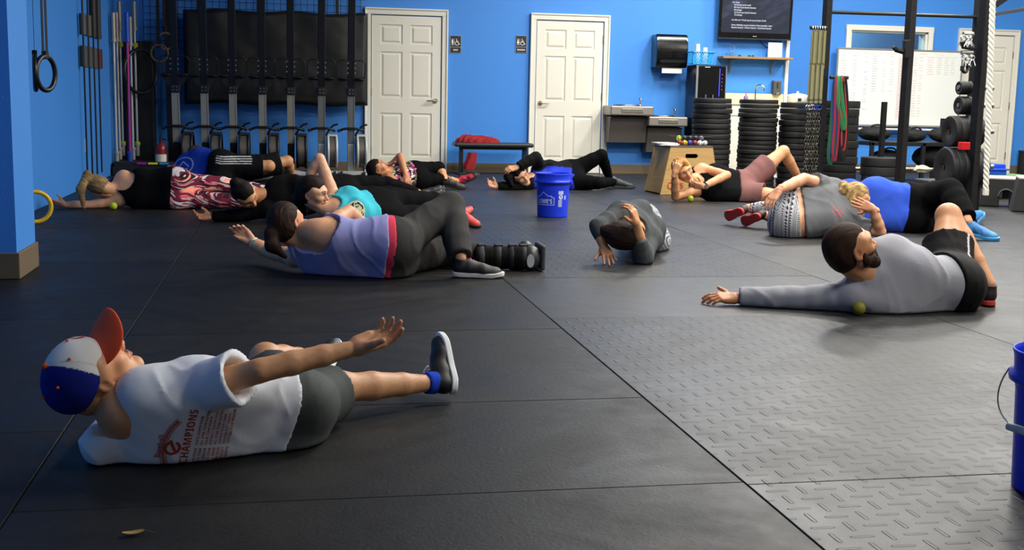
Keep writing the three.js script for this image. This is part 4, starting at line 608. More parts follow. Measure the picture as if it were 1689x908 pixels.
// ---------------------------------------------------------------- figures: distance fields meshed into continuous surfaces
class Field {
  constructor() { this.p = []; this.planes = []; this.disp = null; this.floor = true; }
  cap(a, b, ra, rb, k = .02, o = {}) { this.p.push({ t: 0, a, b, ra, rb, k, ...o }); return this; }
  ell(c, r, q, k = .02, o = {}) { this.p.push({ t: 1, c, r, qi: q ? q.clone().invert() : null, k, R: Math.max(r.x, r.y, r.z), ...o }); return this; }
  cut(pt, n, o = {}) { this.p.push({ t: 2, pt, n, ...o }); return this; } // keeps the side n points away from
  mesh(cell, origin, color) {
    let lo = V(1e9, 1e9, 1e9), hi = V(-1e9, -1e9, -1e9);
    for (const s of this.p) { if (s.t === 2 || s.sub) continue; if (s.t === 0) { for (const [q, r] of [[s.a, s.ra], [s.b, s.rb]]) { lo.min(q.clone().subScalar(r)); hi.max(q.clone().addScalar(r)); } } else { lo.min(s.c.clone().subScalar(s.R)); hi.max(s.c.clone().addScalar(s.R)); } }
    const pad = cell * 3 + .006; lo.subScalar(pad); hi.addScalar(pad); if (this.floor) lo.y = Math.max(lo.y, -cell * 2);
    const nx = Math.ceil((hi.x - lo.x) / cell) + 1, ny = Math.ceil((hi.y - lo.y) / cell) + 1, nz = Math.ceil((hi.z - lo.z) / cell) + 1, N = nx * ny * nz;
    const f = new Float32Array(N).fill(.12), X0 = lo.x, Y0 = lo.y, Z0 = lo.z;
    for (const s of this.p) {
      if (s.t === 2) { // plane cut of everything so far
        for (let k = 0, i = 0; k < nz; k++) for (let j = 0; j < ny; j++) for (let l = 0; l < nx; l++, i++) { const d = (X0 + l * cell - s.pt.x) * s.n.x + (Y0 + j * cell - s.pt.y) * s.n.y + (Z0 + k * cell - s.pt.z) * s.n.z; if (d > f[i]) f[i] = d; }
        continue;
      }
      const m = Math.max(s.k, .02) + cell * 2; let bx0, bx1, by0, by1, bz0, bz1;
      if (s.t === 0) { const r = Math.max(s.ra, s.rb) + m; bx0 = Math.min(s.a.x, s.b.x) - r; bx1 = Math.max(s.a.x, s.b.x) + r; by0 = Math.min(s.a.y, s.b.y) - r; by1 = Math.max(s.a.y, s.b.y) + r; bz0 = Math.min(s.a.z, s.b.z) - r; bz1 = Math.max(s.a.z, s.b.z) + r; }
      else { const r = s.R + m; bx0 = s.c.x - r; bx1 = s.c.x + r; by0 = s.c.y - r; by1 = s.c.y + r; bz0 = s.c.z - r; bz1 = s.c.z + r; }
      const i0 = Math.max(0, Math.floor((bx0 - X0) / cell)), i1 = Math.min(nx - 1, Math.ceil((bx1 - X0) / cell)), j0 = Math.max(0, Math.floor((by0 - Y0) / cell)), j1 = Math.min(ny - 1, Math.ceil((by1 - Y0) / cell)), k0 = Math.max(0, Math.floor((bz0 - Z0) / cell)), k1 = Math.min(nz - 1, Math.ceil((bz1 - Z0) / cell));
      let ax, ay, az, dx, dy, dz, ll, len, qi, c, r; const k = s.k;
      if (s.t === 0) { ax = s.a.x; ay = s.a.y; az = s.a.z; dx = s.b.x - ax; dy = s.b.y - ay; dz = s.b.z - az; ll = dx * dx + dy * dy + dz * dz || 1e-9; len = Math.sqrt(ll); } else { qi = s.qi; c = s.c; r = s.r; }
      for (let kk = k0; kk <= k1; kk++) for (let jj = j0; jj <= j1; jj++) for (let l = i0; l <= i1; l++) {
        const x = X0 + l * cell, y = Y0 + jj * cell, z = Z0 + kk * cell, i = (kk * ny + jj) * nx + l; let d;
        if (s.t === 0) {
          const px = x - ax, py = y - ay, pz = z - az; let h = (px * dx + py * dy + pz * dz) / ll; const hr = h; h = h < 0 ? 0 : h > 1 ? 1 : h;
          const ex = px - dx * h, ey = py - dy * h, ez = pz - dz * h; d = Math.sqrt(ex * ex + ey * ey + ez * ez) - (s.ra + (s.rb - s.ra) * h);
          if (s.flatB) { const e = (hr - 1) * len; if (e > d) d = e; } if (s.flatA) { const e = -hr * len; if (e > d) d = e; }
        } else {
          let px = x - c.x, py = y - c.y, pz = z - c.z; if (qi) { const ix = qi.w * px + qi.y * pz - qi.z * py, iy = qi.w * py + qi.z * px - qi.x * pz, iz = qi.w * pz + qi.x * py - qi.y * px, iw = -qi.x * px - qi.y * py - qi.z * pz; px = ix * qi.w + iw * -qi.x + iy * -qi.z - iz * -qi.y; py = iy * qi.w + iw * -qi.y + iz * -qi.x - ix * -qi.z; pz = iz * qi.w + iw * -qi.z + ix * -qi.y - iy * -qi.x; }
          const u0 = px / r.x, u1 = py / r.y, u2 = pz / r.z, k0_ = Math.sqrt(u0 * u0 + u1 * u1 + u2 * u2), v0 = u0 / r.x, v1 = u1 / r.y, v2 = u2 / r.z, k1_ = Math.sqrt(v0 * v0 + v1 * v1 + v2 * v2); d = k1_ > 1e-6 ? k0_ * (k0_ - 1) / k1_ : -Math.min(r.x, r.y, r.z);
        }
        const o = f[i];
        if (s.sub) { const nd = -d, h = Math.max(k - Math.abs(o - nd), 0) / k; f[i] = Math.max(o, nd) + h * h * k * .25; }
        else { const h = Math.max(k - Math.abs(o - d), 0) / k; f[i] = Math.min(o, d) - h * h * k * .25; }
      }
    }
    if (this.disp) for (let k = 0, i = 0; k < nz; k++) for (let j = 0; j < ny; j++) for (let l = 0; l < nx; l++, i++) if (Math.abs(f[i]) < cell * 3) f[i] += this.disp(X0 + l * cell, Y0 + j * cell, Z0 + k * cell);
    if (this.floor) for (let k = 0, i = 0; k < nz; k++) for (let j = 0; j < ny; j++) { const fd = .0015 - (Y0 + j * cell); for (let l = 0; l < nx; l++, i++) if (fd > f[i]) f[i] = fd; }
    // surface nets
    const idx = new Int32Array(N).fill(-1), P = []; let nv = 0; const sy = nx, sz = nx * ny, off = [0, 1, sy, sy + 1, sz, sz + 1, sz + sy, sz + sy + 1];
    const E = [[0, 1], [2, 3], [4, 5], [6, 7], [0, 2], [1, 3], [4, 6], [5, 7], [0, 4], [1, 5], [2, 6], [3, 7]];
    for (let k = 0; k < nz - 1; k++) for (let j = 0; j < ny - 1; j++) for (let l = 0; l < nx - 1; l++) {
      const b = (k * ny + j) * nx + l; let m = 0; for (let q = 0; q < 8; q++) if (f[b + off[q]] < 0) m |= 1 << q; if (m === 0 || m === 255) continue;
      let sx = 0, sY = 0, sZ = 0, n = 0; for (let e = 0; e < 12; e++) { const [p, q] = E[e]; if (((m >> p) & 1) === ((m >> q) & 1)) continue; const a = f[b + off[p]], c = f[b + off[q]], t = a / (a - c); sx += (p & 1) + t * ((q & 1) - (p & 1)); sY += ((p >> 1) & 1) + t * (((q >> 1) & 1) - ((p >> 1) & 1)); sZ += (p >> 2) + t * ((q >> 2) - (p >> 2)); n++; }
      idx[b] = nv++; P.push(X0 + (l + sx / n) * cell, Y0 + (j + sY / n) * cell, Z0 + (k + sZ / n) * cell);
    }
    const I = [];
    for (let k = 1; k < nz - 1; k++) for (let j = 1; j < ny - 1; j++) for (let l = 1; l < nx - 1; l++) {
      const b = (k * ny + j) * nx + l, a = f[b] < 0;
      for (const [d, u, v] of [[1, sy, sz], [sy, sz, 1], [sz, 1, sy]]) { const c = f[b + d] < 0; if (a === c) continue; const q0 = idx[b], q1 = idx[b - u], q2 = idx[b - u - v], q3 = idx[b - v]; if (q0 < 0 || q1 < 0 || q2 < 0 || q3 < 0) continue; if (a) I.push(q0, q1, q2, q0, q2, q3); else I.push(q0, q2, q1, q0, q3, q2); }
    }
    const g = new THREE.BufferGeometry(), pos = new Float32Array(P.length), uv = new Float32Array(nv * 2), col = new Float32Array(nv * 3), tmp = V(0, 0, 0), cc = new THREE.Color();
    for (let i = 0; i < nv; i++) { const x = P[3 * i], y = P[3 * i + 1], z = P[3 * i + 2]; pos[3 * i] = x - origin.x; pos[3 * i + 1] = y - origin.y; pos[3 * i + 2] = z - origin.z; uv[2 * i] = x + z * .6; uv[2 * i + 1] = y + z * .5; if (color) { color(tmp.set(x, y, z), cc); col[3 * i] = cc.r; col[3 * i + 1] = cc.g; col[3 * i + 2] = cc.b; } else col[3 * i] = col[3 * i + 1] = col[3 * i + 2] = 1; }
    g.setAttribute('position', new THREE.BufferAttribute(pos, 3)); g.setAttribute('uv', new THREE.BufferAttribute(uv, 2)); g.setAttribute('color', new THREE.BufferAttribute(col, 3)); g.setIndex(I); g.computeVertexNormals(); return g;
  }
}
const lerpV = (a, b, t) => a.clone().lerp(b, t);
const sm = (a, b, x) => { const t = Math.min(1, Math.max(0, (x - a) / (b - a))); return t * t * (3 - 2 * t); };
const C = h => new THREE.Color(h);
const weave = dataTex(128, (u, v, i, j) => .5 + .2 * Math.sin(i * Math.PI / 2) * Math.cos(j * Math.PI / 2) + .3 * (hash3(i, j, 4) - .5), false, 9, 9);
const skinMat = phys(0xffffff, .5, { vertexColors: true, sheen: .15, sheenRoughness: .5 });
const clothMat = (rough = .88, sheen = .04, bump = .0006) => phys(0xffffff, rough, { vertexColors: true, sheen, sheenRoughness: .6, bumpMap: weave, bumpScale: bump, specularIntensity: .35 });
const COTTON = clothMat(), TIGHT = clothMat(.7, .02, .0003), SHINY = clothMat(.5, .05, .0002);
const DARK = (() => { const m = clothMat(.9, 0, .0006); m.specularIntensity = .14; return m; })();
const darkOf = (t, m) => t.c && t.c.r + t.c.g + t.c.b < .03 ? DARK : m;
const hairMat = phys(0xffffff, .68, { vertexColors: true, specularIntensity: .3 });
const shoeMat = phys(0xffffff, .55, { vertexColors: true });
// an orthonormal frame from a forward and a rough up vector
function frame(f, u) { const F = f.clone().normalize(), R = F.clone().cross(u).normalize(), U = R.clone().cross(F).normalize(); const q = new THREE.Quaternion().setFromRotationMatrix(new THREE.Matrix4().makeBasis(R.clone().negate(), U, F)); return { F, U, R, q }; } // R is the subject's right

// one hand: palm, four fingers of three bones, thumb
function handField(wrist, dir, normal, right, sc, curl, spread, thumb) {
  const X = dir.clone().normalize(), Nn = normal.clone().addScaledVector(X, -normal.dot(X)).normalize(), S = X.clone().cross(Nn); if (!right) S.negate();
  const F = new Field(); const at = (x, s, n) => wrist.clone().addScaledVector(X, x * sc).addScaledVector(S, s * sc).addScaledVector(Nn, n * sc);
  const kn = [[.09, .029], [.094, .0095], [.09, -.0095], [.082, -.027]], L = [.072, .08, .074, .058], R = [.0088, .0092, .0087, .0078];
  F.cap(at(-.03, 0, 0), at(.012, 0, 0), .0235 * sc, .024 * sc, .01);
  kn.forEach(([x, s], i) => { F.cap(at(.012, s * .55, 0), at(x - .006, s, -.002), .0155 * sc, .0115 * sc, .014); });
  F.cap(at(.02, .02, .008), at(.05, .026, .01), .016 * sc, .013 * sc, .012); F.cap(at(.02, -.018, .006), at(.06, -.024, .006), .014 * sc, .011 * sc, .012);
  kn.forEach(([x, s], i) => { const c = Array.isArray(curl) ? curl[i] : curl; let th = c * .55, p = at(x, s, -.001), sp = (1.5 - i) * .11 * spread; for (let b = 0; b < 3; b++) { const l = L[i] * [.45, .3, .25][b] * sc, d = X.clone().multiplyScalar(Math.cos(th)).addScaledVector(Nn, Math.sin(th)).addScaledVector(S, sp * Math.cos(th)).normalize(), q = p.clone().addScaledVector(d, l); const r0 = R[i] * [1, .95, .88][b] * sc; F.cap(p, q, r0, r0 * .92, b ? .0025 : .006); p = q; th += c * [.95, .75, 0][b]; } });
  const th = thumb || [.55, .75, .35]; const d1 = X.clone().multiplyScalar(th[0]).addScaledVector(S, th[1]).addScaledVector(Nn, th[2]).normalize(); let p = at(.026, .022, .008), q = p.clone().addScaledVector(d1, .046 * sc); F.cap(p, q, .014 * sc, .0105 * sc, .01); const d2 = d1.clone().addScaledVector(X, .5).normalize(); F.cap(q, q.clone().addScaledVector(d2, .03 * sc), .0103 * sc, .0085 * sc, .003);
  return F;
}
// one head; returns the field and helper frame
function headField(c, fr, sc, female) {
  const F = new Field(); F.floor = true; const at = (x, y, z) => c.clone().addScaledVector(fr.R, -x * sc).addScaledVector(fr.U, y * sc).addScaledVector(fr.F, z * sc); const r = (x, y, z) => V(x * sc, y * sc, z * sc), q = fr.q, k = .02 * sc;
  F.ell(at(0, .038, -.014), r(.075, .085, .096), q, k);
  F.ell(at(0, -.03, .03), r(.058, .078, .06), q, .04 * sc);
  F.ell(at(0, .01, .03), r(.065, .06, .06), q, .03 * sc);
  for (const s of [-1, 1]) { F.cap(at(s * .052, -.052, -.005), at(s * .018, -.1, .062), (female ? .017 : .021) * sc, .016 * sc, .03 * sc); F.ell(at(s * .043, -.022, .06), r(.022, .018, .02), q, .025 * sc); F.cap(at(s * .012, .026, .09), at(s * .046, .022, .07), .0125 * sc, .012 * sc, .018 * sc); F.cap(at(s * .062, .01, -.0), at(s * .06, .04, .03), .02 * sc, .02 * sc, .03 * sc); }
  F.ell(at(0, -.1, .07), r(.021, .017, .018), q, .02 * sc);
  for (const s of [-1, 1]) F.ell(at(s * .032, .0, .098), r(.019, .013, .018), q, .014 * sc, { sub: true });
  for (const s of [-1, 1]) F.ell(at(s * .031, .0, .0745), r(.0145, .0125, .0135), q, .003 * sc);
  F.cap(at(0, .012, .086), at(0, -.03, .108), .0085 * sc, .0115 * sc, .012 * sc); F.ell(at(0, -.034, .108), r(.0115, .0095, .0115), q, .008 * sc);
  for (const s of [-1, 1]) { F.ell(at(s * .0125, -.036, .097), r(.0085, .0085, .012), q, .006 * sc); }
  F.cap(at(-.02, -.0605, .083), at(.02, -.0605, .083), .0075 * sc, .0075 * sc, .008 * sc); F.ell(at(0, -.0595, .092), r(.016, .0055, .007), q, .004 * sc); F.ell(at(0, -.0705, .0905), r(.0155, .0065, .007), q, .004 * sc);
  F.cap(at(-.019, -.0652, .0985), at(.019, -.0652, .0985), .0012 * sc, .0012 * sc, .004 * sc, { sub: true });
  for (const s of [-1, 1]) { F.ell(at(s * .079, -.002, -.014), r(.0075, .03, .018), q, .006 * sc); F.ell(at(s * .086, .003, -.011), r(.0055, .018, .0095), q, .005 * sc, { sub: true }); F.ell(at(s * .078, -.024, -.008), r(.007, .01, .009), q, .006 * sc); }
  const inv = fr.q.clone().invert(); const loc = p => p.clone().sub(c).applyQuaternion(inv).divideScalar(sc); // x subject's left, y crown, z face
  return { F, at, loc };
}
function headColor(loc, o) { // o: skin, brow, lip, beard
  const sk = C(o.skin), br = C(o.brow), lip = sk.clone().lerp(C(o.lip || 0xa03a3a), .55), red = sk.clone().lerp(C(0xc0402a), .3), eye = C(0xe6dfd6), iris = C(o.iris || 0x2a1a10), tmp = V(0, 0, 0);
  return (p, c) => {
    const q = loc(p); c.copy(sk); const ax = Math.abs(q.x), n = fbm(p.x * 40, p.y * 40, p.z * 40) * .05; c.multiplyScalar(1 + n);
    if (q.z > .03) { c.lerp(red, .35 * sm(.03, .012, Math.hypot(ax - .042, q.y + .03)) + .4 * sm(.02, .006, Math.hypot(ax, (q.y + .034) * .8))); }
    if (ax > .07 && Math.abs(q.y) < .04) c.lerp(red, .45);
    if (q.z > .05) {
      const by = .024 + .004 * Math.sin(Math.min(1, (ax - .012) / .04) * 3), bb = sm(.0065, .0025, Math.abs(q.y - by)) * sm(.01, .014, ax) * sm(.056, .048, ax); c.lerp(br, bb * .85);
      const ex = (ax - .031) / .0155, ey = (q.y - .0) / (o.shut ? .0015 : .0068), e = Math.hypot(ex, ey);
      if (o.shut) { if (Math.abs(q.y + .002 - .003 * ex * ex) < .0026 && Math.abs(ex) < 1) c.lerp(br, .8); } else if (e < 1) { c.copy(eye); if (Math.hypot(ax - .031 - (o.gaze || 0) * Math.sign(q.x) * .004, q.y) < .0062) c.copy(iris); } else if (e < 1.5 && q.y > -.003) c.lerp(br, .75); else if (e < 1.35) c.lerp(br, .3);
      const l = Math.hypot(q.x / .023, (q.y + .065) / .0115); if (l < 1.1) c.lerp(lip, sm(1.1, .8, l)); if (Math.abs(q.y + .065) < .0014 && ax < .021) c.lerp(C(0x401518), .7);
      if (Math.abs(q.y + .042) < .004 && Math.abs(ax - .0085) < .0045 && q.z > .09) c.lerp(C(0x401510), .7);
    }
    if (o.beard) { const b = sm(.012, .03, -q.y + (ax > .05 ? .012 : 0) - .018) * sm(-.02, .01, q.z - .0 + ax * .1); const mouth = Math.hypot(q.x / .02, (q.y + .067) / .008); const nose = q.y > -.045 && ax < .03; if (!nose && mouth > 1) c.lerp(C(o.beard), .92 * b); }
  };
}
const folds = (amp, sc, seed, dir) => { // creases run across dir: sharp ridges, broader sags between them
  const D = (dir || V(1, 0, 0)).clone().normalize(), U = Math.abs(D.y) < .8 ? V(0, 1, 0) : V(1, 0, 0), S = D.clone().cross(U).normalize(), T = D.clone().cross(S);
  return (x, y, z) => { const wx = .06 * noise3(x * 5 + seed, y * 5, z * 5), a = (x * D.x + y * D.y + z * D.z + wx) * sc, b = (x * S.x + y * S.y + z * S.z) * sc, c = (x * T.x + y * T.y + z * T.z + wx) * sc;
    const r1 = 1 - Math.abs(noise3(a * 15 + seed, b * 4.5, c * 4.5)) * 2.4, r2 = 1 - Math.abs(noise3(a * 30, b * 9 + seed, c * 9)) * 2.4, m = noise3(a * 3 + 5, b * 3, c * 3 + seed);
    return -amp * (1.5 * Math.max(0, r1) * Math.max(0, r1) * (.5 + m) + .6 * Math.max(0, r2) * Math.max(0, r2) * (.4 - m)) + amp * .8 * m; };
};

/* A person. o.j holds the joints (shoulders, elbows, wrists, hips, knees, ankles; l = subject's left), o.head the head's centre and directions. */
function person(o) {
  const j = o.j, s = o.size || 1, W = o.fat || 1, female = o.female; const cell = o.cell || .011;
  const Ms = lerpV(j.ls, j.rs, .5), Mh = lerpV(j.lh, j.rh, .5), mid = lerpV(Ms, Mh, .5).add(o.bend || V(0, 0, 0));
  const sp = t => { const a = 1 - t; return Ms.clone().multiplyScalar(a * a).addScaledVector(mid.clone().multiplyScalar(2).sub(lerpV(Ms, Mh, .5)), 2 * a * t).addScaledVector(Mh, t * t); };
  const tan = t => sp(t + .02).sub(sp(t - .02)).normalize();
  const Rs = j.rs.clone().sub(j.ls).normalize(), Rh = j.rh.clone().sub(j.lh).normalize();
  const lat = t => { const T = tan(t), r = Rs.clone().lerp(Rh, Math.min(1, Math.max(0, t))); return r.addScaledVector(T, -r.dot(T)).normalize(); };
  const front = t => tan(t).negate().cross(lat(t)).normalize();
  const shw = j.rs.distanceTo(j.ls) / 2;
  const prof = female ? [[-.05, .62 * shw, .05], [.06, .7 * shw, .072], [.2, .085, .09], [.38, .07, .093], [.58, .06, .086], [.78, .075, .098], [.95, .09, .106], [1.06, .085, .1]] : [[-.05, .66 * shw, .056], [.06, .74 * shw, .082], [.2, .105, .1], [.38, .092, .104], [.58, .08, .098], [.78, .08, .1], [.95, .085, .106], [1.06, .08, .1]];
  const pr = t => { for (let i = 1; i < prof.length; i++) if (t <= prof[i][0]) { const [a, b] = [prof[i - 1], prof[i]], u = (t - a[0]) / (b[0] - a[0]); return [(a[1] + (b[1] - a[1]) * u), (a[2] + (b[2] - a[2]) * u)]; } const l = prof[prof.length - 1]; return [l[1], l[2]]; };
  const torso = (F, inf, t0 = -.05, t1 = 1.06) => {
    const n = 16; for (let i = 0; i <= n; i++) { const t = t0 + (t1 - t0) * i / n; let [w, r] = pr(t); const belly = t > .3 ? W : 1 + (W - 1) * .5; w *= t < .1 ? 1 : s * belly; r *= s * belly; if (t < .3) w = Math.min(w, Math.max(.02, shw + .035 * s - r)); const c = sp(t), l = lat(t); F.cap(c.clone().addScaledVector(l, -w), c.clone().addScaledVector(l, w), r + inf, r + inf, i ? .012 : .05); }
    if (female && t0 < .3 && t1 > .3) for (const d of [-1, 1]) F.ell(sp(.27).addScaledVector(lat(.27), d * .075 * s).addScaledVector(front(.27), .075 * s), V(1, 1, 1).multiplyScalar((.058 * s * (.5 + .5 * W)) + inf), null, .045 * s);
    if (t1 > .9) for (const d of [-1, 1]) F.ell(sp(1.0).addScaledVector(lat(1), d * .075 * s).addScaledVector(front(1), -.055 * s), V(1, 1, 1).multiplyScalar(.098 * s * W + inf), null, .05 * s);
    if (t0 <= 0) { F.cap(sp(.0), nb, .07 * s + inf, .05 * s + inf * .5, .05 * s); }
  };
  const fr = frame(o.head.f, o.head.u), hsc = (o.head.s || 1) * s, hc = o.head.c; const H = headField(hc, fr, hsc, female);
  const nb = o.neck || sp(-.12).addScaledVector(front(0), -.005); const nt = H.at(0, -.055, -.028);
  const limb = (F, a, b, prs, inf, k, oo = {}) => { const n = prs.length - 1; for (let i = 0; i < n; i++) F.cap(lerpV(a, b, i / n), lerpV(a, b, (i + 1) / n), prs[i] + inf, prs[i + 1] + inf, i ? .012 : k, i === n - 1 && oo.flat ? { flatB: true } : {}); };
  const am = (o.arm || 1) * s * (.7 + .3 * W), lm = (o.leg || 1) * s * (.7 + .3 * W);
  const upper = [.049, .047, .044, .041].map(v => v * am), fore = [.041, .041, .036, .028].map(v => v * am), thigh = [.092, .086, .075, .058].map(v => v * lm), calf = [.056, .057, .047, .034].map(v => v * lm);
  const skinC = C(o.skin), redC = skinC.clone().lerp(C(0xb5452c), .3); const G = new THREE.Group(); G.name = numbered('person'); const org = V(Mh.x, 0, Mh.z); G.position.copy(org); scene.add(G); tag(G, o.label, 'person');
  // --- body: one continuous surface (torso, limbs), head and hands meshed finer and merged in
  const B = new Field(); torso(B, -.004); B.cap(nb, nt, .056 * s * (o.neckR || 1), .052 * s * (o.neckR || 1), .03);
  for (const d of ['l', 'r']) {
    B.ell(j[d + 's'], V(1, 1, 1).multiplyScalar(.056 * am), null, .04); limb(B, j[d + 's'], j[d + 'e'], upper, 0, .03); limb(B, j[d + 'e'], j[d + 'w'], fore, -.001, .006);
    limb(B, j[d + 'h'], j[d + 'k'], thigh, -.003, .04); B.ell(j[d + 'k'], V(1, 1, 1).multiplyScalar(.06 * lm), null, .02); limb(B, j[d + 'k'], j[d + 'a'], calf, -.002, .02);
    const ft = (o.feet || {})[d]; if (ft) B.cap(j[d + 'a'], j[d + 'a'].clone().addScaledVector(ft.toe.clone().normalize(), .12 * s), .035 * s, .028 * s, .02);
  }
  const joints = ['le', 're', 'lk', 'rk'].map(k => j[k]);
  const skinFn = (p, c) => { c.copy(skinC).multiplyScalar(1 + .07 * fbm(p.x * 22, p.y * 22, p.z * 22)); for (const q of joints) { const d = p.distanceTo(q); if (d < .08) c.lerp(redC, .35 * (1 - d / .08)); } };
  const geos = [B.mesh(cell, org, skinFn), H.F.mesh((o.head.cell || .0042) * 1, org, headColor(H.loc, { skin: o.skin, brow: o.brow || o.hair, ...o.face }))];
  for (const d of ['l', 'r']) { const h = (o.hands || {})[d]; if (!h) continue; const F = handField(j[d + 'w'], h.dir, h.n, d === 'r', s * (h.s || 1), h.curl ?? .5, h.spread ?? .6, h.thumb); geos.push(F.mesh(.0034, org, (p, c) => { c.copy(skinC).lerp(redC, .25 + .2 * noise3(p.x * 90, p.y * 90, p.z * 90)); })); }
  part('body', mergeGeometries(geos), skinMat, G);
  // --- clothing
  const ctx = { G, org, sp, tan, lat, front, torso, limb, upper, fore, thigh, calf, j, s, W, H, fr, hsc, hc, nb, cell, am, lm };
  if (o.top) {
    const t = o.top, F = new Field(), inf = t.inf ?? .007; torso(F, inf, t.t0 ?? -.05, (t.hem ?? .9) + .1);
    F.cut(sp(t.hem ?? .9), tan(t.hem ?? .9));
    if (t.flare) F.cap(sp((t.hem ?? .9) - .16), sp(t.hem ?? .9), .09 * s * W, (.1 + t.flare) * s * W, .06, { flatB: true });
    if (t.sleeve !== undefined) for (const d of ['l', 'r']) {
      const u = upper.map(v => v), S = j[d + 's'], E = j[d + 'e'], Wr = j[d + 'w']; F.ell(S, V(1, 1, 1).multiplyScalar(.058 * am + inf), null, .04);
      const si = t.sleeveInf ?? inf + .004; if (t.sleeve <= 1) limb(F, S, lerpV(S, E, t.sleeve), [u[0], u[1], u[2] + (t.cuff || .01) * .5, u[2] + (t.cuff || .01)], si, t.sleeveK ?? .035, { flat: true }); else { limb(F, S, E, u, si, .035); const e = Math.min(1, t.sleeve - 1); limb(F, E, lerpV(E, Wr, e), [fore[0], fore[1], fore[2], fore[3] + .004], si, .025, { flat: true }); }
      if (t.sleeve <= 1 && t.hollow) { const a = lerpV(S, E, t.sleeve), ax = E.clone().sub(S).normalize(); F.cap(a.clone().addScaledVector(ax, -.05), a.clone().addScaledVector(ax, .02), u[2] + .004, u[2] + (t.cuff || .01) + si - .003, .004, { sub: true }); }
    }
    if (t.scoop) F.ell(nb.clone().addScaledVector(front(0), t.scoop[0] * s).addScaledVector(tan(0), t.scoop[1] * s), V(1, 1, 1).multiplyScalar(t.scoop[2] * s), null, .008, { sub: true }); else F.ell(nb.clone().addScaledVector(tan(0), -(t.collar ?? .035) * s), V(1, 1, 1).multiplyScalar((t.collarR ?? .06) * s), null, .012, { sub: true });
    if (t.cutouts) for (const [p, r] of t.cutouts) F.ell(p, V(1, 1, 1).multiplyScalar(r), null, .008, { sub: true });
    const fo = folds((t.fold ?? .003) * 1.5, t.foldScale ?? 1, o.seed || 1, t.foldDir || tan(.5).multiplyScalar(.8).add(lat(.5).multiplyScalar(.5))); F.disp = fo;
    part(t.name || 'shirt', F.mesh(t.cell || cell, org, t.color || ((p, c) => c.copy(t.c))), darkOf(t, t.mat || COTTON), G);
  }
  if (o.bottom) {
    const t = o.bottom, F = new Field(), inf = t.inf ?? .006; torso(F, inf, t.waist ?? .78, 1.06); if (t.waist !== undefined || true) F.cut(sp(t.waist ?? .78), tan(t.waist ?? .78).negate());
    for (const d of ['l', 'r']) { const L = t.len ?? 1.95, Hh = j[d + 'h'], K = j[d + 'k'], A = j[d + 'a']; const fl = t.flare || 0; if (L <= 1) limb(F, Hh, lerpV(Hh, K, L), [thigh[0], thigh[1] + fl * .4, thigh[2] + fl * .8, thigh[2] + fl], inf + .003, .045, { flat: true }); else { limb(F, Hh, K, thigh.map((v, i) => v + fl * i / 6), inf, .045); F.ell(K, V(1, 1, 1).multiplyScalar(.06 * lm + inf + fl * .4), null, .02); limb(F, K, lerpV(K, A, Math.min(1, L - 1)), calf.map((v, i) => v + fl * (.4 + i * .2)), inf, .02, { flat: true }); }
      if (t.hollow && L <= 1) { const a = lerpV(Hh, K, L), ax = K.clone().sub(Hh).normalize(); F.cap(a.clone().addScaledVector(ax, -.06), a.clone().addScaledVector(ax, .02), thigh[2] + .002, thigh[2] + fl + inf, .004, { sub: true }); } }
    F.disp = folds(t.fold ?? .002, t.foldScale ?? 1, (o.seed || 1) + 9, t.foldDir);
    part(t.name || 'trousers', F.mesh(t.cell || cell, org, t.color || ((p, c) => c.copy(t.c))), darkOf(t, t.mat || COTTON), G);
  }
  // --- hair
  if (o.hair !== undefined && !o.noHair) {
    const F = new Field(), q = fr.q, r = (x, y, z) => V(x * hsc, y * hsc, z * hsc), h = o.hairStyle || {}; const th = h.thick ?? .01;
    F.ell(H.at(0, .04, -.017), r(.075 + th, .086 + th, .097 + th), q, .02); if (h.nape !== false) F.ell(H.at(0, -.01, -.045), r(.066 + th, .07 + th, .062 + th), q, .03 * hsc);
    F.ell(H.at(0, -.04 + (h.line || 0), .1), r(.1, .1, .08 + (h.recede || 0)), q, .012 * hsc, { sub: true }); F.ell(H.at(0, .03, .12), r(.07, .055, .052 + (h.recede || 0)), q, .012 * hsc, { sub: true });
    for (const sd of [-1, 1]) if (!h.coverEars) F.ell(H.at(sd * .085, -.018, -.004), r(.028, .038, .03), q, .008 * hsc, { sub: true });
    F.cut(H.at(0, -.085, 0), fr.U.clone().negate());
    if (h.extra) h.extra(F, H);
    const hcA = C(o.hair), hcB = C(o.hair2 || o.hair); const dirF = h.flow || fr.F;
    F.disp = (x, y, z) => { const p = V(x, y, z).sub(hc); const a = p.dot(fr.R) * 160 / hsc, b = p.dot(fr.U) * 40 / hsc; return .0022 * hsc * (noise3(a, b * .5, p.dot(fr.F) * 30) + .6 * noise3(a * 2.3, b, 3)) * (h.rough || 1); };
    part('hair', F.mesh(h.cell || .0055, org, (p, c) => { const d = p.clone().sub(hc), a = noise3(d.dot(fr.R) * 130, d.dot(fr.U) * 28, d.dot(fr.F) * 28) * .5 + .5, b = noise3(d.x * 18, d.y * 18, d.z * 18) * .5 + .5; c.copy(hcA).lerp(hcB, Math.min(1, a * .7 + b * .3)).multiplyScalar(.7 + .5 * a); }), hairMat, G);
  }
  return ctx;
}
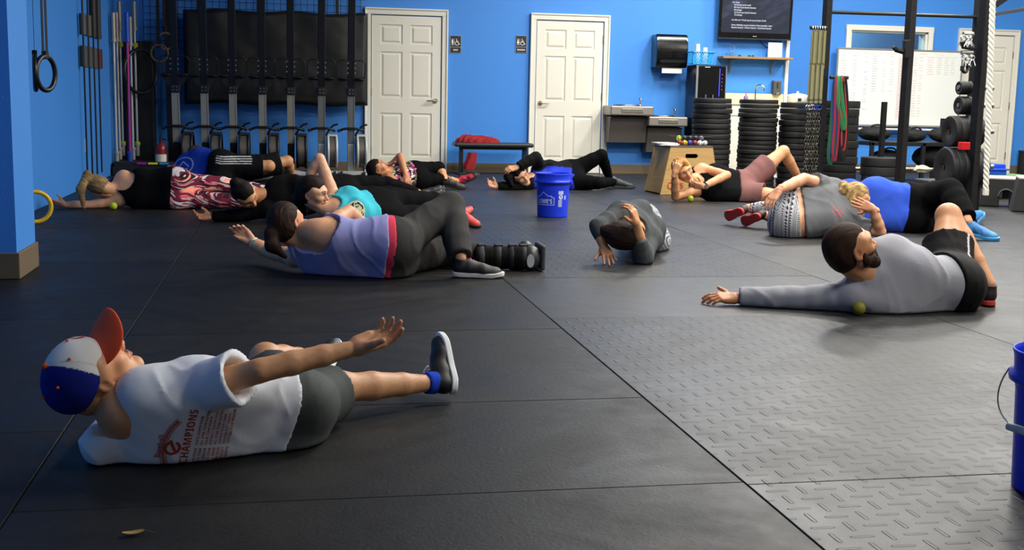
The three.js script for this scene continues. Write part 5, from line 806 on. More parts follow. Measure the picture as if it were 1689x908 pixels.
// a shoe: ankle joint, direction of the toes, direction from the sole up to the ankle
const soleGeo = (() => { const s = new THREE.Shape(); s.moveTo(0, -.012); s.bezierCurveTo(.04, -.012, .037, .06, .034, .1); s.bezierCurveTo(.036, .15, .052, .18, .047, .225); s.bezierCurveTo(.042, .265, .015, .278, -.002, .278); s.bezierCurveTo(-.03, .276, -.045, .245, -.044, .2); s.bezierCurveTo(-.042, .15, -.033, .12, -.033, .09); s.bezierCurveTo(-.036, .04, -.036, -.012, 0, -.012); const g = new THREE.ExtrudeGeometry(s, { depth: .014, bevelEnabled: true, bevelSize: .004, bevelThickness: .005, bevelSegments: 2, curveSegments: 14 }); g.rotateX(Math.PI / 2); g.scale(1, 1, 1); const q = flat(g); const p = q.attributes.position; for (let i = 0; i < p.count; i++) { const z = p.getZ(i); p.setY(i, p.getY(i) + .019 + .012 * sm(.2, .29, z) + .005 * sm(.03, -.01, z)); } q.computeVertexNormals(); return q; })();
const upperGeo = {};
function shoe(ctx, side, toe, up, col, opt = {}) {
  const A = ctx.j[side + 'a'], s = ctx.s * (opt.s || 1), Z = toe.clone().normalize(), X = up.clone().cross(Z).normalize(), Y = Z.clone().cross(X).normalize();
  const g = new THREE.Group(); const F = new Field(); F.floor = false; F.cap(V(0, .045, .025), V(0, .05, .08), .034, .037, .02).cap(V(0, .05, .08), V(.002, .036, .16), .037, .036, .02).cap(V(.003, .034, .16), V(.003, .028, .235), .038, .031, .02).cap(V(-.012, .03, .17), V(-.01, .026, .22), .03, .026, .02).cap(V(0, .06, .03), V(0, .1, .032), .036, .037, .02, { flatB: true }).cap(V(0, .075, .08), V(0, .052, .15), .026, .022, .02); F.cut(V(0, .012, 0), V(0, -1, 0)); F.cap(V(0, .095, .034), V(0, .14, .034), .028, .03, .004, { sub: true });
  const c1 = C(col.main), c2 = C(col.accent ?? col.main), c3 = C(col.toe ?? col.main);
  const geo = F.mesh(.006, V(0, 0, 0), (p, c) => { c.copy(c1); if (p.z > .2) c.lerp(c3, sm(.2, .215, p.z)); if (p.z < .02 && p.y > .03) c.copy(c2); const st = Math.abs(Math.sin(p.z * 60 + p.y * 40)); if (col.stripe && p.z > .06 && p.z < .16 && p.y < .07 && st > .82) c.copy(C(col.stripe)); });
  const m = part('shoe', geo, opt.mat || shoeMat, ctx.G); const M4 = new THREE.Matrix4().makeBasis(X, Y, Z); m.quaternion.setFromRotationMatrix(M4); m.scale.setScalar(s); const o = V(0, .098, .034).multiplyScalar(s).applyQuaternion(m.quaternion); m.position.copy(A).sub(o).sub(ctx.org);
  if (opt.onFloor !== false) { let low = 1e9; const p = soleGeo.attributes.position; for (let i = 0; i < p.count; i += 7) { const y = V(p.getX(i), p.getY(i), p.getZ(i)).multiplyScalar(s).applyQuaternion(m.quaternion).y; if (y < low) low = y; } const yy = low + m.position.y; if (yy < .001 || opt.snap) m.position.y += .001 - yy; }
  part('sole', soleGeo, std(col.sole, .6), m);
  const lg = []; for (let i = 0; i < 5; i++) { const z = .085 + i * .017, y = .1 - i * .0085; lg.push(tube([[-.026, y - .02, z], [-.01, y + .001, z + .003], [.01, y + .001, z + .006], [.026, y - .02, z + .008]], .0028, 10, 5)); } if (opt.bow) lg.push(tube([[0, .105, .08], [.02, .135, .085], [.035, .125, .1], [.01, .105, .09], [-.02, .13, .07], [-.035, .11, .09], [0, .103, .085]], .0026, 40, 5));
  part('laces', lg, std(col.lace ?? 0x222222, .7), m); return m;
}
// flat print following a garment: triangles of the part inside a window of its own frame, lifted by a millimetre
function print(meshPart, ctr, ex, ey, en, w, h, map, name = 'print', ext = {}) {
  const g = meshPart.geometry, p = g.attributes.position, n = g.attributes.normal, I = g.index.array, P = [], N = [], U = []; const v = V(0, 0, 0), nn = V(0, 0, 0);
  for (let t = 0; t < I.length; t += 3) { let inside = true, uv = []; for (let k = 0; k < 3 && inside; k++) { const i = I[t + k]; v.fromBufferAttribute(p, i).sub(ctr); nn.fromBufferAttribute(n, i); const a = v.dot(ex) / w + .5, b = v.dot(ey) / h + .5; if (a < -.02 || a > 1.02 || b < -.02 || b > 1.02 || nn.dot(en) < .02) inside = false; uv.push(a, b); } if (!inside) continue; for (let k = 0; k < 3; k++) { const i = I[t + k]; v.fromBufferAttribute(p, i); nn.fromBufferAttribute(n, i); P.push(v.x + nn.x * .0018, v.y + nn.y * .0018, v.z + nn.z * .0018); N.push(nn.x, nn.y, nn.z); U.push(uv[2 * k], uv[2 * k + 1]); } }
  if (!P.length) { console.log('empty print'); return; }
  const q = new THREE.BufferGeometry(); q.setAttribute('position', new THREE.Float32BufferAttribute(P, 3)); q.setAttribute('normal', new THREE.Float32BufferAttribute(N, 3)); q.setAttribute('uv', new THREE.Float32BufferAttribute(U, 2));
  return part(name, q, new THREE.MeshStandardMaterial({ map, transparent: true, alphaTest: .25, roughness: .7, ...ext }), meshPart);
}
// ---------------------------------------------------------------- the people on the floor
const A = (u, v, z) => { const p = atZ(u, v, z); p.y = Math.max(p.y, .02); return p; };
const kid = n => (c => c.G.children.find(k => k.name === n));
const solid = h => { const k = C(h); return { c: k }; };
const leggingTex = (draw, rx, ry) => { const t = canvasTex(512, 512, draw); t.wrapS = t.wrapT = THREE.RepeatWrapping; t.repeat.set(rx, ry); return t; };
const tribal = (g, W, H) => { // bands of small zigzags, dashes and triangles
  g.fillStyle = '#b9b9be'; g.fillRect(0, 0, W, H); g.fillStyle = g.strokeStyle = '#3c3d44'; const n = 8, b = W / n;
  for (let i = 0; i < n; i++) { const x = i * b; g.fillRect(x, 0, 5, H); if (i % 4 === 0) for (let y = 0; y < H; y += 32) { g.beginPath(); g.moveTo(x + 10, y); g.lineTo(x + b - 8, y + 16); g.lineTo(x + 10, y + 32); g.fill(); } else if (i % 4 === 1) { g.lineWidth = 7; for (let k = 0; k < 2; k++) { g.beginPath(); for (let y = 0; y <= H; y += 16) g.lineTo(x + 14 + k * 24 + (y / 16 % 2) * 14, y); g.stroke(); } } else if (i % 4 === 2) for (let y = 0; y < H; y += 21.33) { g.fillRect(x + 12, y, b - 24, 11); } else { for (let y = 0; y < H; y += 42.66) { g.beginPath(); g.moveTo(x + b / 2, y); g.lineTo(x + b - 8, y + 20); g.lineTo(x + b / 2, y + 40); g.lineTo(x + 8, y + 20); g.fill(); } } }
};
const strokes = (g, W, H) => { g.fillStyle = '#6e1f36'; g.fillRect(0, 0, W, H); const r = rng(12), cs = ['#d9d2d2', '#f58a78', '#3a1228', '#e85a78', '#e4dedc', '#c9c2c4', '#ff9d80', '#2a1020']; for (let i = 0; i < 260; i++) { const x = r() * W, y = r() * H, l = 40 + r() * 80, w = 5 + r() * 12; g.fillStyle = cs[Math.floor(r() * cs.length)]; for (const ox of [-W, 0, W]) for (const oy of [-H, 0, H]) { g.beginPath(); g.ellipse(x + ox, y + oy, l / 2, w / 2, .55 + r() * .0, 0, 7); g.fill(); } } };
const printedCloth = map => phys(0xffffff, .8, { vertexColors: true, map, specularIntensity: .35 });
const FAIR = 0xdba27c, TAN = 0xcf9468, LIGHT = 0xe2ab88, OLIVE = 0xc68f66;

// the boy in the foreground
{
  const j = { rs: A(288, 655, -3.26), ls: A(172, 734, -3.27), re: A(428, 612, -3.14), rw: A(583, 575, -3.2), le: A(215, 700, -3.62), lw: A(300, 690, -3.8), rh: A(484, 680, -3.42), lh: A(472, 712, -3.42), rk: A(560, 640, -3.66), ra: A(712, 632, -3.82), lk: A(438, 592, -3.86), la: A(516, 592, -4.12) };
  const p = person({
    label: 'boy in an orange and blue cap lying on his side in the foreground, arm raised', size: .84, fat: .98, arm: .98, leg: 1.0, skin: 0xd29a70, hair: 0x8a6a44, brow: 0x6a4a2c, cell: .0085, seed: 3, j, bend: V(0, .02, .02), neckR: 1.4,
    head: { c: A(158, 621, -3.28), f: V(.36, .9, -.2), u: V(-.8, .3, .5), s: 1.13, cell: .0036 }, noHair: true, neck: A(200, 680, -3.24),
    hands: { r: { dir: V(.82, .28, -.2), n: V(-.15, .75, .5), curl: [.45, .5, .6, .7], spread: .8, thumb: [.55, .6, .6], s: 1.08 } },
    top: { inf: .012, t0: .03, collarR: .07, collar: .075, sleeveK: .012, hem: .88, sleeve: .74, cuff: .02, sleeveInf: .016, hollow: true, fold: .006, foldScale: .75, c: C(0xdfe3ec), mat: SHINY, cell: .0075 },
    bottom: { name: 'shorts', waist: .8, len: .74, inf: .004, flare: .025, fold: .005, foldScale: .8, hollow: true, c: C(0x474b4b), mat: TIGHT },
  });
  const shirt = kid('shirt')(p), e1 = p.sp(.9).sub(p.sp(.1)).normalize(), nrm = p.front(.4).negate(), e2 = nrm.clone().cross(e1).normalize();
  const ctr = p.sp(.24).addScaledVector(nrm, .1).addScaledVector(p.lat(.3), -.03).sub(p.org);
  const tex = canvasTex(1024, 1024, (g, W, H) => {
    g.clearRect(0, 0, W, H); g.fillStyle = g.strokeStyle = '#b03a2a'; g.save(); g.translate(512, 470); g.rotate(-.02);
    g.lineWidth = 7; g.beginPath(); g.arc(0, 330, 470, -2.15, -.95); g.stroke(); for (let i = 0; i < 32; i++) { const a = -2.12 + i * .037; for (const s of [-1, 1]) { g.beginPath(); g.moveTo(470 * Math.cos(a), 330 + 470 * Math.sin(a)); g.lineTo((470 + s * 32) * Math.cos(a + .03), 330 + (470 + s * 32) * Math.sin(a + .03)); g.stroke(); } }
    g.lineWidth = 26; g.beginPath(); g.arc(-20, -60, 62, .4, 5.9); g.stroke(); g.beginPath(); g.moveTo(-80, -20); g.lineTo(60, -90); g.stroke(); g.font = 'bold 60px serif'; g.textAlign = 'center'; g.fillText('Baseball', -10, -150);
    g.font = 'bold 100px sans-serif'; g.fillText('THE CHAMPIONS', 0, 95); g.font = 'bold 64px sans-serif'; g.fillText('2014', -300, 10);
    g.font = 'bold 34px sans-serif'; const r = rng(4), wd = ['DISTRICT', 'REGION', 'STATE', 'ALL STAR', 'TOUR', 'TEAM', 'LEAGUE', 'NORTH', 'SOUTH', 'CITY']; for (let c = 0; c < 2; c++) for (let i = 0; i < 8; i++) { let s = ''; for (let k = 0; k < 3; k++) s += wd[Math.floor(r() * wd.length)] + ' '; g.textAlign = c ? 'left' : 'right'; g.fillText(s, c ? 10 : -10, 160 + i * 42); }
    g.restore();
  });
  print(shirt, ctr, p.lat(.4), e1.clone().negate(), nrm, .3, .3, tex);
  // cap: six sewn panels, brim, button and eyelets
  const q = p.fr.q, h = p.hsc, capG = new Field(); capG.floor = false; const L = (x, y, z) => p.H.at(x, y, z);
  capG.ell(L(0, .055, -.014), V(.09 * h, .092 * h, .112 * h), q, .01); capG.cut(L(0, .022, 0), p.fr.U.clone().negate().addScaledVector(p.fr.F, .12).normalize()); capG.ell(L(0, .045, -.014), V(.081 * h, .088 * h, .102 * h), q, .004, { sub: true });
  const wht = C(0xe9e6e2), blu = C(0x16217e), org = C(0xf4551c);
  const cap = part('cap', capG.mesh(.0032, p.org, (v, c) => { const l = p.H.loc(v); const ang = Math.atan2(l.x, l.z + .014); c.copy(Math.abs(ang) < 1.3 ? wht : blu); for (let k = 0; k < 6; k++) { const a = (k + .5) * Math.PI / 3 - Math.PI / 2; let d = Math.abs(((ang - a + Math.PI * 3) % (Math.PI * 2)) - Math.PI); if (d < .02) c.multiplyScalar(.8); } }), COTTON, p.G);
  const bf = new Field(); bf.floor = false; bf.ell(L(0, .034, .1), V(.094 * h, .012 * h, .094 * h), q, .01); bf.disp = (x, y, z) => 0; bf.ell(L(0, .03, -.02), V(.086 * h, .03 * h, .11 * h), q, .004, { sub: true });
  const bm = bf.mesh(.0028, p.org); { const a = bm.attributes.position; for (let i = 0; i < a.count; i++) { const w = V(a.getX(i), a.getY(i), a.getZ(i)).add(p.org), l = p.H.loc(w); l.y -= 3.2 * l.x * l.x; const n = p.H.at(l.x, l.y + .004, l.z).sub(p.org); a.setXYZ(i, n.x, n.y, n.z); } bm.computeVertexNormals(); }
  part('brim', bm, std(0xf0501a, .7), cap);
  part('button', ball(.009, ...L(0, .148, -.014).sub(p.org).toArray()), std(0xf0601c, .7), cap);
  for (let k = 0; k < 6; k++) { const a = k * Math.PI / 3 + Math.PI / 6 + .52; const rr = .066, l = L(Math.sin(a) * .067, .119, -.014 + Math.cos(a) * .084); part('eyelet', ball(.0042, ...l.sub(p.org).toArray()), std(0xf0601c, .7), cap); }
  const em = canvasTex(128, 128, (g) => { g.clearRect(0, 0, 128, 128); g.fillStyle = '#e8541c'; g.font = 'bold 100px serif'; g.textAlign = 'center'; g.fillText('C', 64, 98); }); print(cap, L(0, .09, .095).sub(p.org), p.fr.R.clone().negate(), p.fr.U, p.fr.F, .06, .05, em, 'emblem');
  const hf = new Field(); hf.floor = false; hf.ell(L(0, -.0, -.05), V(.071 * h, .07 * h, .064 * h), q, .01); hf.cut(L(0, .04, 0), p.fr.U); hf.cut(L(0, 0, -.02), p.fr.F); hf.cut(L(0, -.05, 0), p.fr.U.clone().negate()); part('hair', hf.mesh(.005, p.org, (v, c) => c.copy(C(0x9a744c)).lerp(C(0xc99a72), .4 + .3 * noise3(v.x * 200, v.y * 60, v.z * 60))), hairMat, p.G);
  shoe(p, 'r', V(-.1, .62, -.78), V(-1, .1, .1), { main: 0x17181b, accent: 0x111214, sole: 0xeef0f0, lace: 0xc9c9c4, toe: 0x202226 }, { bow: true, s: 1.02 });
  shoe(p, 'l', V(.25, .35, -.9), V(-.5, .85, .1), { main: 0x17181b, sole: 0xe6e8e8, lace: 0xc9c9c4 }, {});
  const sk = new Field(); sk.floor = false; sk.cap(lerpV(j.rk, j.ra, .93), lerpV(j.rk, j.ra, 1.02), .036, .038, .01, { flatA: true }); part('sock', sk.mesh(.006, p.org, (v, c) => c.copy(C(0x2347c8))), COTTON, p.G);
}
// the bearded man on the right
{
  const j = { rs: A(1473, 415, -5.38), ls: A(1404, 490, -5.34), re: A(1520, 440, -5.62), rw: A(1480, 470, -5.8), le: A(1312, 494, -5.46), lw: A(1216, 492, -5.56), rh: A(1562, 478, -5.42), lh: A(1552, 496, -5.44), rk: A(1564, 356, -5.7), ra: A(1631, 470, -5.45), lk: A(1570, 490, -5.8), la: A(1610, 490, -6.1) };
  const p = person({
    label: 'bearded man in a grey sweatshirt lying on his side, arm stretched along the floor', size: 1.06, fat: 1.02, skin: 0xc98c62, hair: 0x2a1c14, hair2: 0x3a281c, brow: 0x24170f, cell: .0095, seed: 11, j, bend: V(0, -.035, .03),
    head: { c: A(1403, 412, -5.3), f: V(.85, .46, -.04), u: V(-.5, .86, .1), s: 1.06 }, neck: A(1426, 452, -5.32), neckR: 1.12, face: { beard: 0x21160f },
    hands: { l: { dir: V(-.9, .02, -.12), n: V(.1, -.9, -.35), curl: [.35, .45, .55, .6], spread: .5, thumb: [.5, .75, -.2] } },
    top: { name: 'sweatshirt', collarR: .058, collar: .03, inf: .014, hem: .9, sleeve: 1.96, sleeveInf: .017, fold: .0055, foldScale: .65, c: C(0x9c9ca4), mat: COTTON },
    bottom: { name: 'shorts', waist: .84, len: .62, inf: .021, flare: .025, fold: .004, hollow: true, cell: .0075, color: (v, c) => { const d = v.clone().sub(j.rh), ax = j.rk.clone().sub(j.rh), t = d.dot(ax) / ax.lengthSq(), e = d.addScaledVector(ax, -t), rad = e.length(); e.normalize(); c.copy(C(t > .3 && rad > .085 && rad < .19 && Math.abs(e.dot(V(.35, .35, .87).cross(ax).normalize())) < .055 && e.z > .2 ? 0xd6d6d6 : 0x0c0c0e)); }, mat: TIGHT },
    hairStyle: { thick: .004, nape: true, rough: .4, recede: .02 },
  });
  const b = new Field(), r = (x, y, z) => V(x * p.hsc, y * p.hsc, z * p.hsc), q = p.fr.q, H = p.H; b.ell(H.at(0, -.085, .055), r(.05, .045, .045), q, .02); for (const s of [-1, 1]) { b.cap(H.at(s * .055, -.05, .02), H.at(s * .03, -.095, .07), .022 * p.hsc, .022 * p.hsc, .02); b.cap(H.at(s * .067, .0, .014), H.at(s * .06, -.055, .012), .011 * p.hsc, .02 * p.hsc, .015); b.cap(H.at(s * .058, -.05, .02), H.at(s * .045, -.06, .055), .022 * p.hsc, .018 * p.hsc, .015); b.cap(H.at(s * .004, -.05, .1), H.at(s * .028, -.066, .088), .006 * p.hsc, .008 * p.hsc, .008); } b.ell(H.at(0, -.065, .105), r(.02, .008, .02), q, .004, { sub: true }); b.disp = (x, y, z) => .002 * noise3(x * 300, y * 300, z * 300);
  part('beard', b.mesh(.0045, p.org, (v, c) => c.copy(C(0x1d130d)).lerp(C(0x3b281a), .5 + .5 * noise3(v.x * 250, v.y * 250, v.z * 250))), hairMat, p.G);
  shoe(p, 'r', V(.35, 0, -.95), V(0, 1, 0), { main: 0x3a1820, accent: 0x271017, sole: 0xd04038, lace: 0xc8d22a, toe: 0x5a2430, stripe: 0xb8ae28 }, { snap: true });
  shoe(p, 'l', V(.3, -.1, -.9), V(-.3, .5, .8), { main: 0x2c1218, sole: 0xd04038, lace: 0xc8d22a });
  const lb = A(1414, 512, -5.25); tag(obj('massage_ball', ball(.032, 0, 0, 0, 1, 1, 1, 24), std(0x8a7e1c, .6), scene, [lb.x, .033, -5.235]), 'dull yellow ball pinned under the shoulder of the bearded man', 'ball', 'balls under shoulders');
}
// woman in a lavender top with a walking boot
{
  const j = { rs: A(526, 382, -6.62), ls: A(487, 425, -6.8), re: A(574, 350, -6.85), rw: A(604, 374, -7.0), le: A(440, 414, -7.1), lw: A(416, 400, -7.15), rh: A(652, 405, -6.6), lh: A(640, 428, -6.65), rk: A(742, 340, -6.84), ra: A(760, 426, -6.55), lk: A(722, 418, -6.95), la: A(800, 420, -6.9) };
  const p = person({
    label: 'woman in a lavender tank top and grey trousers wearing a black walking boot', female: true, size: 1.0, fat: 1.06, skin: FAIR, hair: 0x221512, hair2: 0x3a2620, cell: .01, seed: 21, j, bend: V(0, .0, .03),
    head: { c: A(474, 370, -6.7), f: V(.62, .22, -.75), u: V(-.32, .92, .1) }, neck: A(508, 404, -6.7),
    hands: { l: { dir: V(-.5, .5, -.3), n: V(.3, -.3, .85), curl: [.5, .8, .9, 1], spread: .5, thumb: [.9, .35, .2] } },
    top: { name: 'tank_top', inf: .021, hem: .9, fold: .005, foldScale: .8, cell: .0075, c: C(0x9a9bd0), mat: COTTON, cutouts: [[j.rs.clone().add(V(-.01, .02, .03)), .135], [j.rs.clone().add(V(-.1, .04, .02)), .1], [A(495, 400, -6.58), .075]] },
    bottom: { waist: .955, len: 1.98, inf: .012, flare: .022, fold: .003, foldScale: .9, c: C(0x3b3a39) },
    hairStyle: { thick: .009, extra: (F, H) => { const b = A(447, 385, -6.62); F.cap(H.at(0, -.02, -.12), b, .022, .034, .02).cap(b, A(449, 405, -6.6), .036, .042, .02).cap(A(449, 405, -6.6), A(470, 424, -6.6), .034, .012, .02); } },
  });
  const w = new Field(); p.torso(w, .014, .8, 1.05); w.cut(p.sp(.985), p.tan(.985)); w.cut(p.sp(.84), p.tan(.84).negate()); part('undershirt', w.mesh(.01, p.org, (v, c) => c.copy(C(0xe0445c))), COTTON, p.G);
  const tie = tor(.03, .005, 0, 0, 0, 24, 8); tie.rotateY(1.2); part('hair_tie', tie, std(0x9aa0a8, .5), p.G, A(451, 383, -6.62).sub(p.org).toArray());
  const wa = lerpV(j.lw, j.le, .1); const wd = j.lw.clone().sub(j.le).normalize(); const band = tor(.031, .007, 0, 0, 0, 28, 8); band.applyQuaternion(new THREE.Quaternion().setFromUnitVectors(V(0, 0, 1), wd)); const wt = part('wristwatch', band, std(0xd8d5cc, .5), p.G, wa.clone().sub(p.org).toArray()); part('watch_face', box(.03, .03, .012, 0, 0, 0, .004), std(0x9fb59a, .3), wt, [0, .01, .03]);
  shoe(p, 'r', V(.97, -.02, .14), V(-.05, 1, 0), { main: 0x1c1a1b, accent: 0x151314, sole: 0xd8d4cf, lace: 0xd8467e, toe: 0x2a2526 }, { snap: true });
  // the walking boot: padded shaft, straps, shell and rocker sole
  const bk = atY(800, 447, 0), a = A(784, 420, -6.86), b = A(874, 424, -6.8); a.y = .07; b.y = .075; const ax = b.clone().sub(a).normalize(); const bf = new Field(); bf.cap(a, b, .07, .064, .02, { flatA: true }); bf.cap(b.clone().addScaledVector(ax, -.06), b.clone().add(V(.0, .02, -.08)), .066, .05, .03); bf.disp = folds(.004, 1.2, 4, ax); const boot = part('walking_boot', bf.mesh(.009, p.org, (v, c) => c.copy(C(0x0f0f10))), clothMat(.8, .1, .0008), p.G);
  const rq = new THREE.Quaternion().setFromUnitVectors(V(0, 0, 1), ax); for (const t of [.12, .42, .68, .88]) { const s = new THREE.TorusGeometry(.067, .007, 6, 40); s.scale(1, 1, 3.2); s.applyQuaternion(rq); const c = lerpV(a, b, t).sub(p.org); const st = part('strap', flat(s), std(t < .2 ? 0x33363a : 0x17181a, .7), boot, c.toArray()); const k = box(.05, .016, .045, 0, .072, .0, .005); part('buckle', k, std(0x26282b, .5), st); }
  const shell = new Field(); shell.cap(b.clone().add(V(.0, -.02, .0)), b.clone().add(V(.0, .04, -.14)), .055, .045, .02); shell.cap(b.clone().add(V(0, 0, 0)), b.clone().add(V(-.06, -.01, .0)), .072, .055, .02); const shm = part('boot_shell', shell.mesh(.009, p.org, (v, c) => c.copy(C(0x2e3032))), phys(0xffffff, .45, { vertexColors: true }), boot);
  part('logo_disc', cyl(.03, .03, .006, 0, 0, 0, 28, 'z').scale(.75, 1.3, 1), std(0xb9bcbe, .5), shm, b.clone().add(V(-.01, -.01, .072)).sub(p.org).toArray());
  part('rocker_sole', box(.03, .15, .2, 0, 0, 0, .014), std(0x3a3d40, .6), shm, b.clone().add(V(.068, .005, -.04)).sub(p.org).toArray());
}
// woman in a turquoise top, arm bent over her head
{
  const j = { ls: A(552, 330, -8.75), rs: A(560, 362, -8.5), le: A(527, 262, -8.8), lw: A(506, 298, -8.82), re: A(590, 385, -8.35), rw: A(560, 395, -8.3), lh: A(640, 335, -8.95), rh: A(632, 362, -8.75), lk: A(715, 330, -9.2), la: A(752, 350, -9.15), rk: A(700, 352, -8.95), ra: A(745, 362, -9.3) };
  const p = person({
    label: 'smiling woman in a turquoise top with one arm bent over her head', female: true, size: .98, fat: 1.02, skin: LIGHT, hair: 0x17100e, hair2: 0x33231d, brow: 0x1d1310, cell: .011, seed: 31, j,
    head: { c: A(517, 319, -8.62), f: V(.9, -.06, .42), u: V(-.28, .95, .06) }, neck: A(545, 350, -8.62), face: { lip: 0xb03a44 },
    hands: { l: { dir: V(-.3, -.75, .2), n: V(.7, -.2, .6), curl: .5 } },
    top: { name: 'tank_top', inf: .011, hem: .66, fold: .004, c: C(0x3fb6c8), scoop: [.06, -.02, .085], cutouts: [[j.ls.clone().add(V(-.03, .03, .02)), .085]] },
    bottom: { name: 'leggings', waist: .6, len: 1.92, inf: .004, c: C(0x0d0c0d), fold: .001, mat: TIGHT },
    hairStyle: { thick: .009, coverEars: true, extra: (F, H) => { F.cap(H.at(0, .02, -.1), H.at(.02, -.06, -.12), .04, .05, .03).cap(H.at(.02, -.06, -.12), H.at(.04, -.16, -.1), .05, .03, .03); } },
  });
  const sh = kid('tank_top')(p); const tex = canvasTex(512, 512, (g, W, H) => { g.clearRect(0, 0, W, H); g.strokeStyle = '#e4e2b8'; g.fillStyle = '#20282a'; g.beginPath(); g.ellipse(256, 270, 150, 170, 0, 0, 7); g.fill(); g.lineWidth = 16; const r = rng(6); for (let i = 0; i < 26; i++) { g.beginPath(); const a = r() * 6.28, b = 40 + r() * 120; g.arc(256 + Math.cos(a) * b * .6, 270 + Math.sin(a) * b * .8, 18 + r() * 50, r() * 6, r() * 6 + 2); g.stroke(); } g.beginPath(); g.ellipse(256, 270, 158, 178, 0, 0, 7); g.stroke(); for (const s of [-1, 1]) { g.beginPath(); g.arc(256 + s * 70, 220, 26, 0, 7); g.stroke(); } g.beginPath(); g.arc(256, 330, 60, .2, 2.9); g.stroke(); });
  const n = V(.1, .35, .93).normalize(), ex = V(1, 0, -.1).normalize(), ey = n.clone().cross(ex).normalize(); print(sh, A(588, 346, -8.5).sub(p.org), ex, ey, n, .2, .22, tex);
  shoe(p, 'l', V(.75, -.28, .5), V(-.2, .9, .1), { main: 0xe0403c, accent: 0xc23838, sole: 0x202022, lace: 0xd8d4cc, toe: 0xe34a3e, stripe: 0xc9c2bb }, {});
  shoe(p, 'r', V(.6, .3, -.5), V(-.3, .8, .1), { main: 0xe0403c, sole: 0x202022, lace: 0xd8d4cc }, {});
}
// woman in black long sleeves, arm stretched to the left
{
  const j = { ls: A(478, 306, -9.68), rs: A(438, 346, -9.55), le: A(520, 318, -9.5), lw: A(500, 345, -9.3), re: A(392, 356, -9.55), rw: A(350, 358, -9.55), lh: A(570, 308, -9.95), rh: A(566, 328, -9.75), lk: A(638, 304, -10.1), la: A(690, 318, -10.25), rk: A(640, 320, -9.9), ra: A(690, 324, -10.1) };
  const p = person({
    label: 'dark-haired woman in black long sleeves with eyes lowered, arm stretched left on the mat', female: true, size: .98, skin: TAN, hair: 0x120d0c, hair2: 0x251a18, brow: 0x150e0c, cell: .0115, seed: 41, j,
    head: { c: A(404, 322, -9.5), f: V(.66, -.52, .55), u: V(-.55, .75, .2) }, neck: A(434, 322, -9.6), face: { shut: true, lip: 0x9a4a44 },
    hands: { r: { dir: V(-.9, .0, .1), n: V(0, .8, .5), curl: [.5, .7, .8, .8], thumb: [.6, .6, .5] } },
    top: { inf: .009, hem: .9, sleeve: 1.97, c: C(0x0f0e0f), fold: .003 }, bottom: { name: 'leggings', waist: .76, len: 1.95, inf: .004, c: C(0x0b0b0c), mat: TIGHT, fold: .001 },
    hairStyle: { thick: .01, extra: (F, H) => { F.ell(H.at(0, .11, -.07), V(.05, .04, .05), null, .02); } },
  });
  part('ear_stud', ball(.004, ...p.H.at(-.083, -.03, -.005).sub(p.org).toArray()), M.chrome, p.G);
  for (const s of ['l', 'r']) shoe(p, s, V(.7, .4, -.3), V(-.6, .6, .1), { main: 0x151516, sole: 0x2a2a2c }, {});
}
// blonde woman in a black tank top and patterned leggings
{
  const j = { rs: A(204, 292, -10.68), ls: A(196, 330, -10.66), re: A(200, 312, -11.0), rw: A(180, 325, -11.1), le: A(150, 339, -10.62), lw: A(108, 338, -10.58), rh: A(290, 304, -10.68), lh: A(288, 328, -10.66), rk: A(366, 304, -10.8), ra: A(445, 314, -10.9), lk: A(362, 331, -10.62), la: A(440, 333, -10.7) };
  const p = person({
    label: 'blonde woman in a black tank top and red patterned leggings lying by the left wall', female: true, size: .98, fat: 1.12, skin: FAIR, hair: 0x6a5238, hair2: 0xa88a5c, brow: 0x6a4c30, cell: .0115, seed: 51, j,
    head: { c: A(166, 308, -10.62), f: V(.3, -.42, -.85), u: V(-.86, .46, -.2) }, neck: A(188, 313, -10.66),
    hands: { l: { dir: V(-.95, .18, 0), n: V(0, .6, -.7), curl: .35 } },
    top: { name: 'tank_top', inf: .008, hem: .95, c: C(0x0d0d0e), fold: .003, cutouts: [[j.rs.clone().add(V(-.01, .0, .08)), .11], [j.ls.clone().add(V(-.05, -.02, .04)), .115]] },
    bottom: { name: 'leggings', waist: .8, len: 1.94, inf: .004, c: C(0xffffff), mat: printedCloth(leggingTex(strokes, 2.2, 2.2)), fold: .001 },
    hairStyle: { thick: .008, extra: (F, H) => { const a = A(144, 288, -10.55); F.cap(H.at(0, .06, -.1), a, .03, .03, .02).cap(a, A(133, 312, -10.5), .034, .036, .02).cap(A(133, 312, -10.5), A(138, 343, -10.48), .034, .014, .02); } },
  });
  part('hair_tie', tor(.03, .008, 0, 0, 0, 20, 8).rotateY(1.4), std(0xd8922a, .6), p.G, A(145, 289, -10.55).sub(p.org).toArray());
  for (const s of ['l', 'r']) shoe(p, s, V(.8, .3, -.2), V(-.5, .7, .1), { main: 0x2a2a2e, sole: 0xd0d0d0 }, {});
  tag(obj('massage_ball', ball(.032, 0, 0, 0, 1, 1, 1, 24), std(0xb8cc22, .6), scene, [A(187, 340, -10.48).x, .033, -10.48]), 'lime tennis-like ball under the arm of the blonde woman', 'ball', 'balls under shoulders');
}
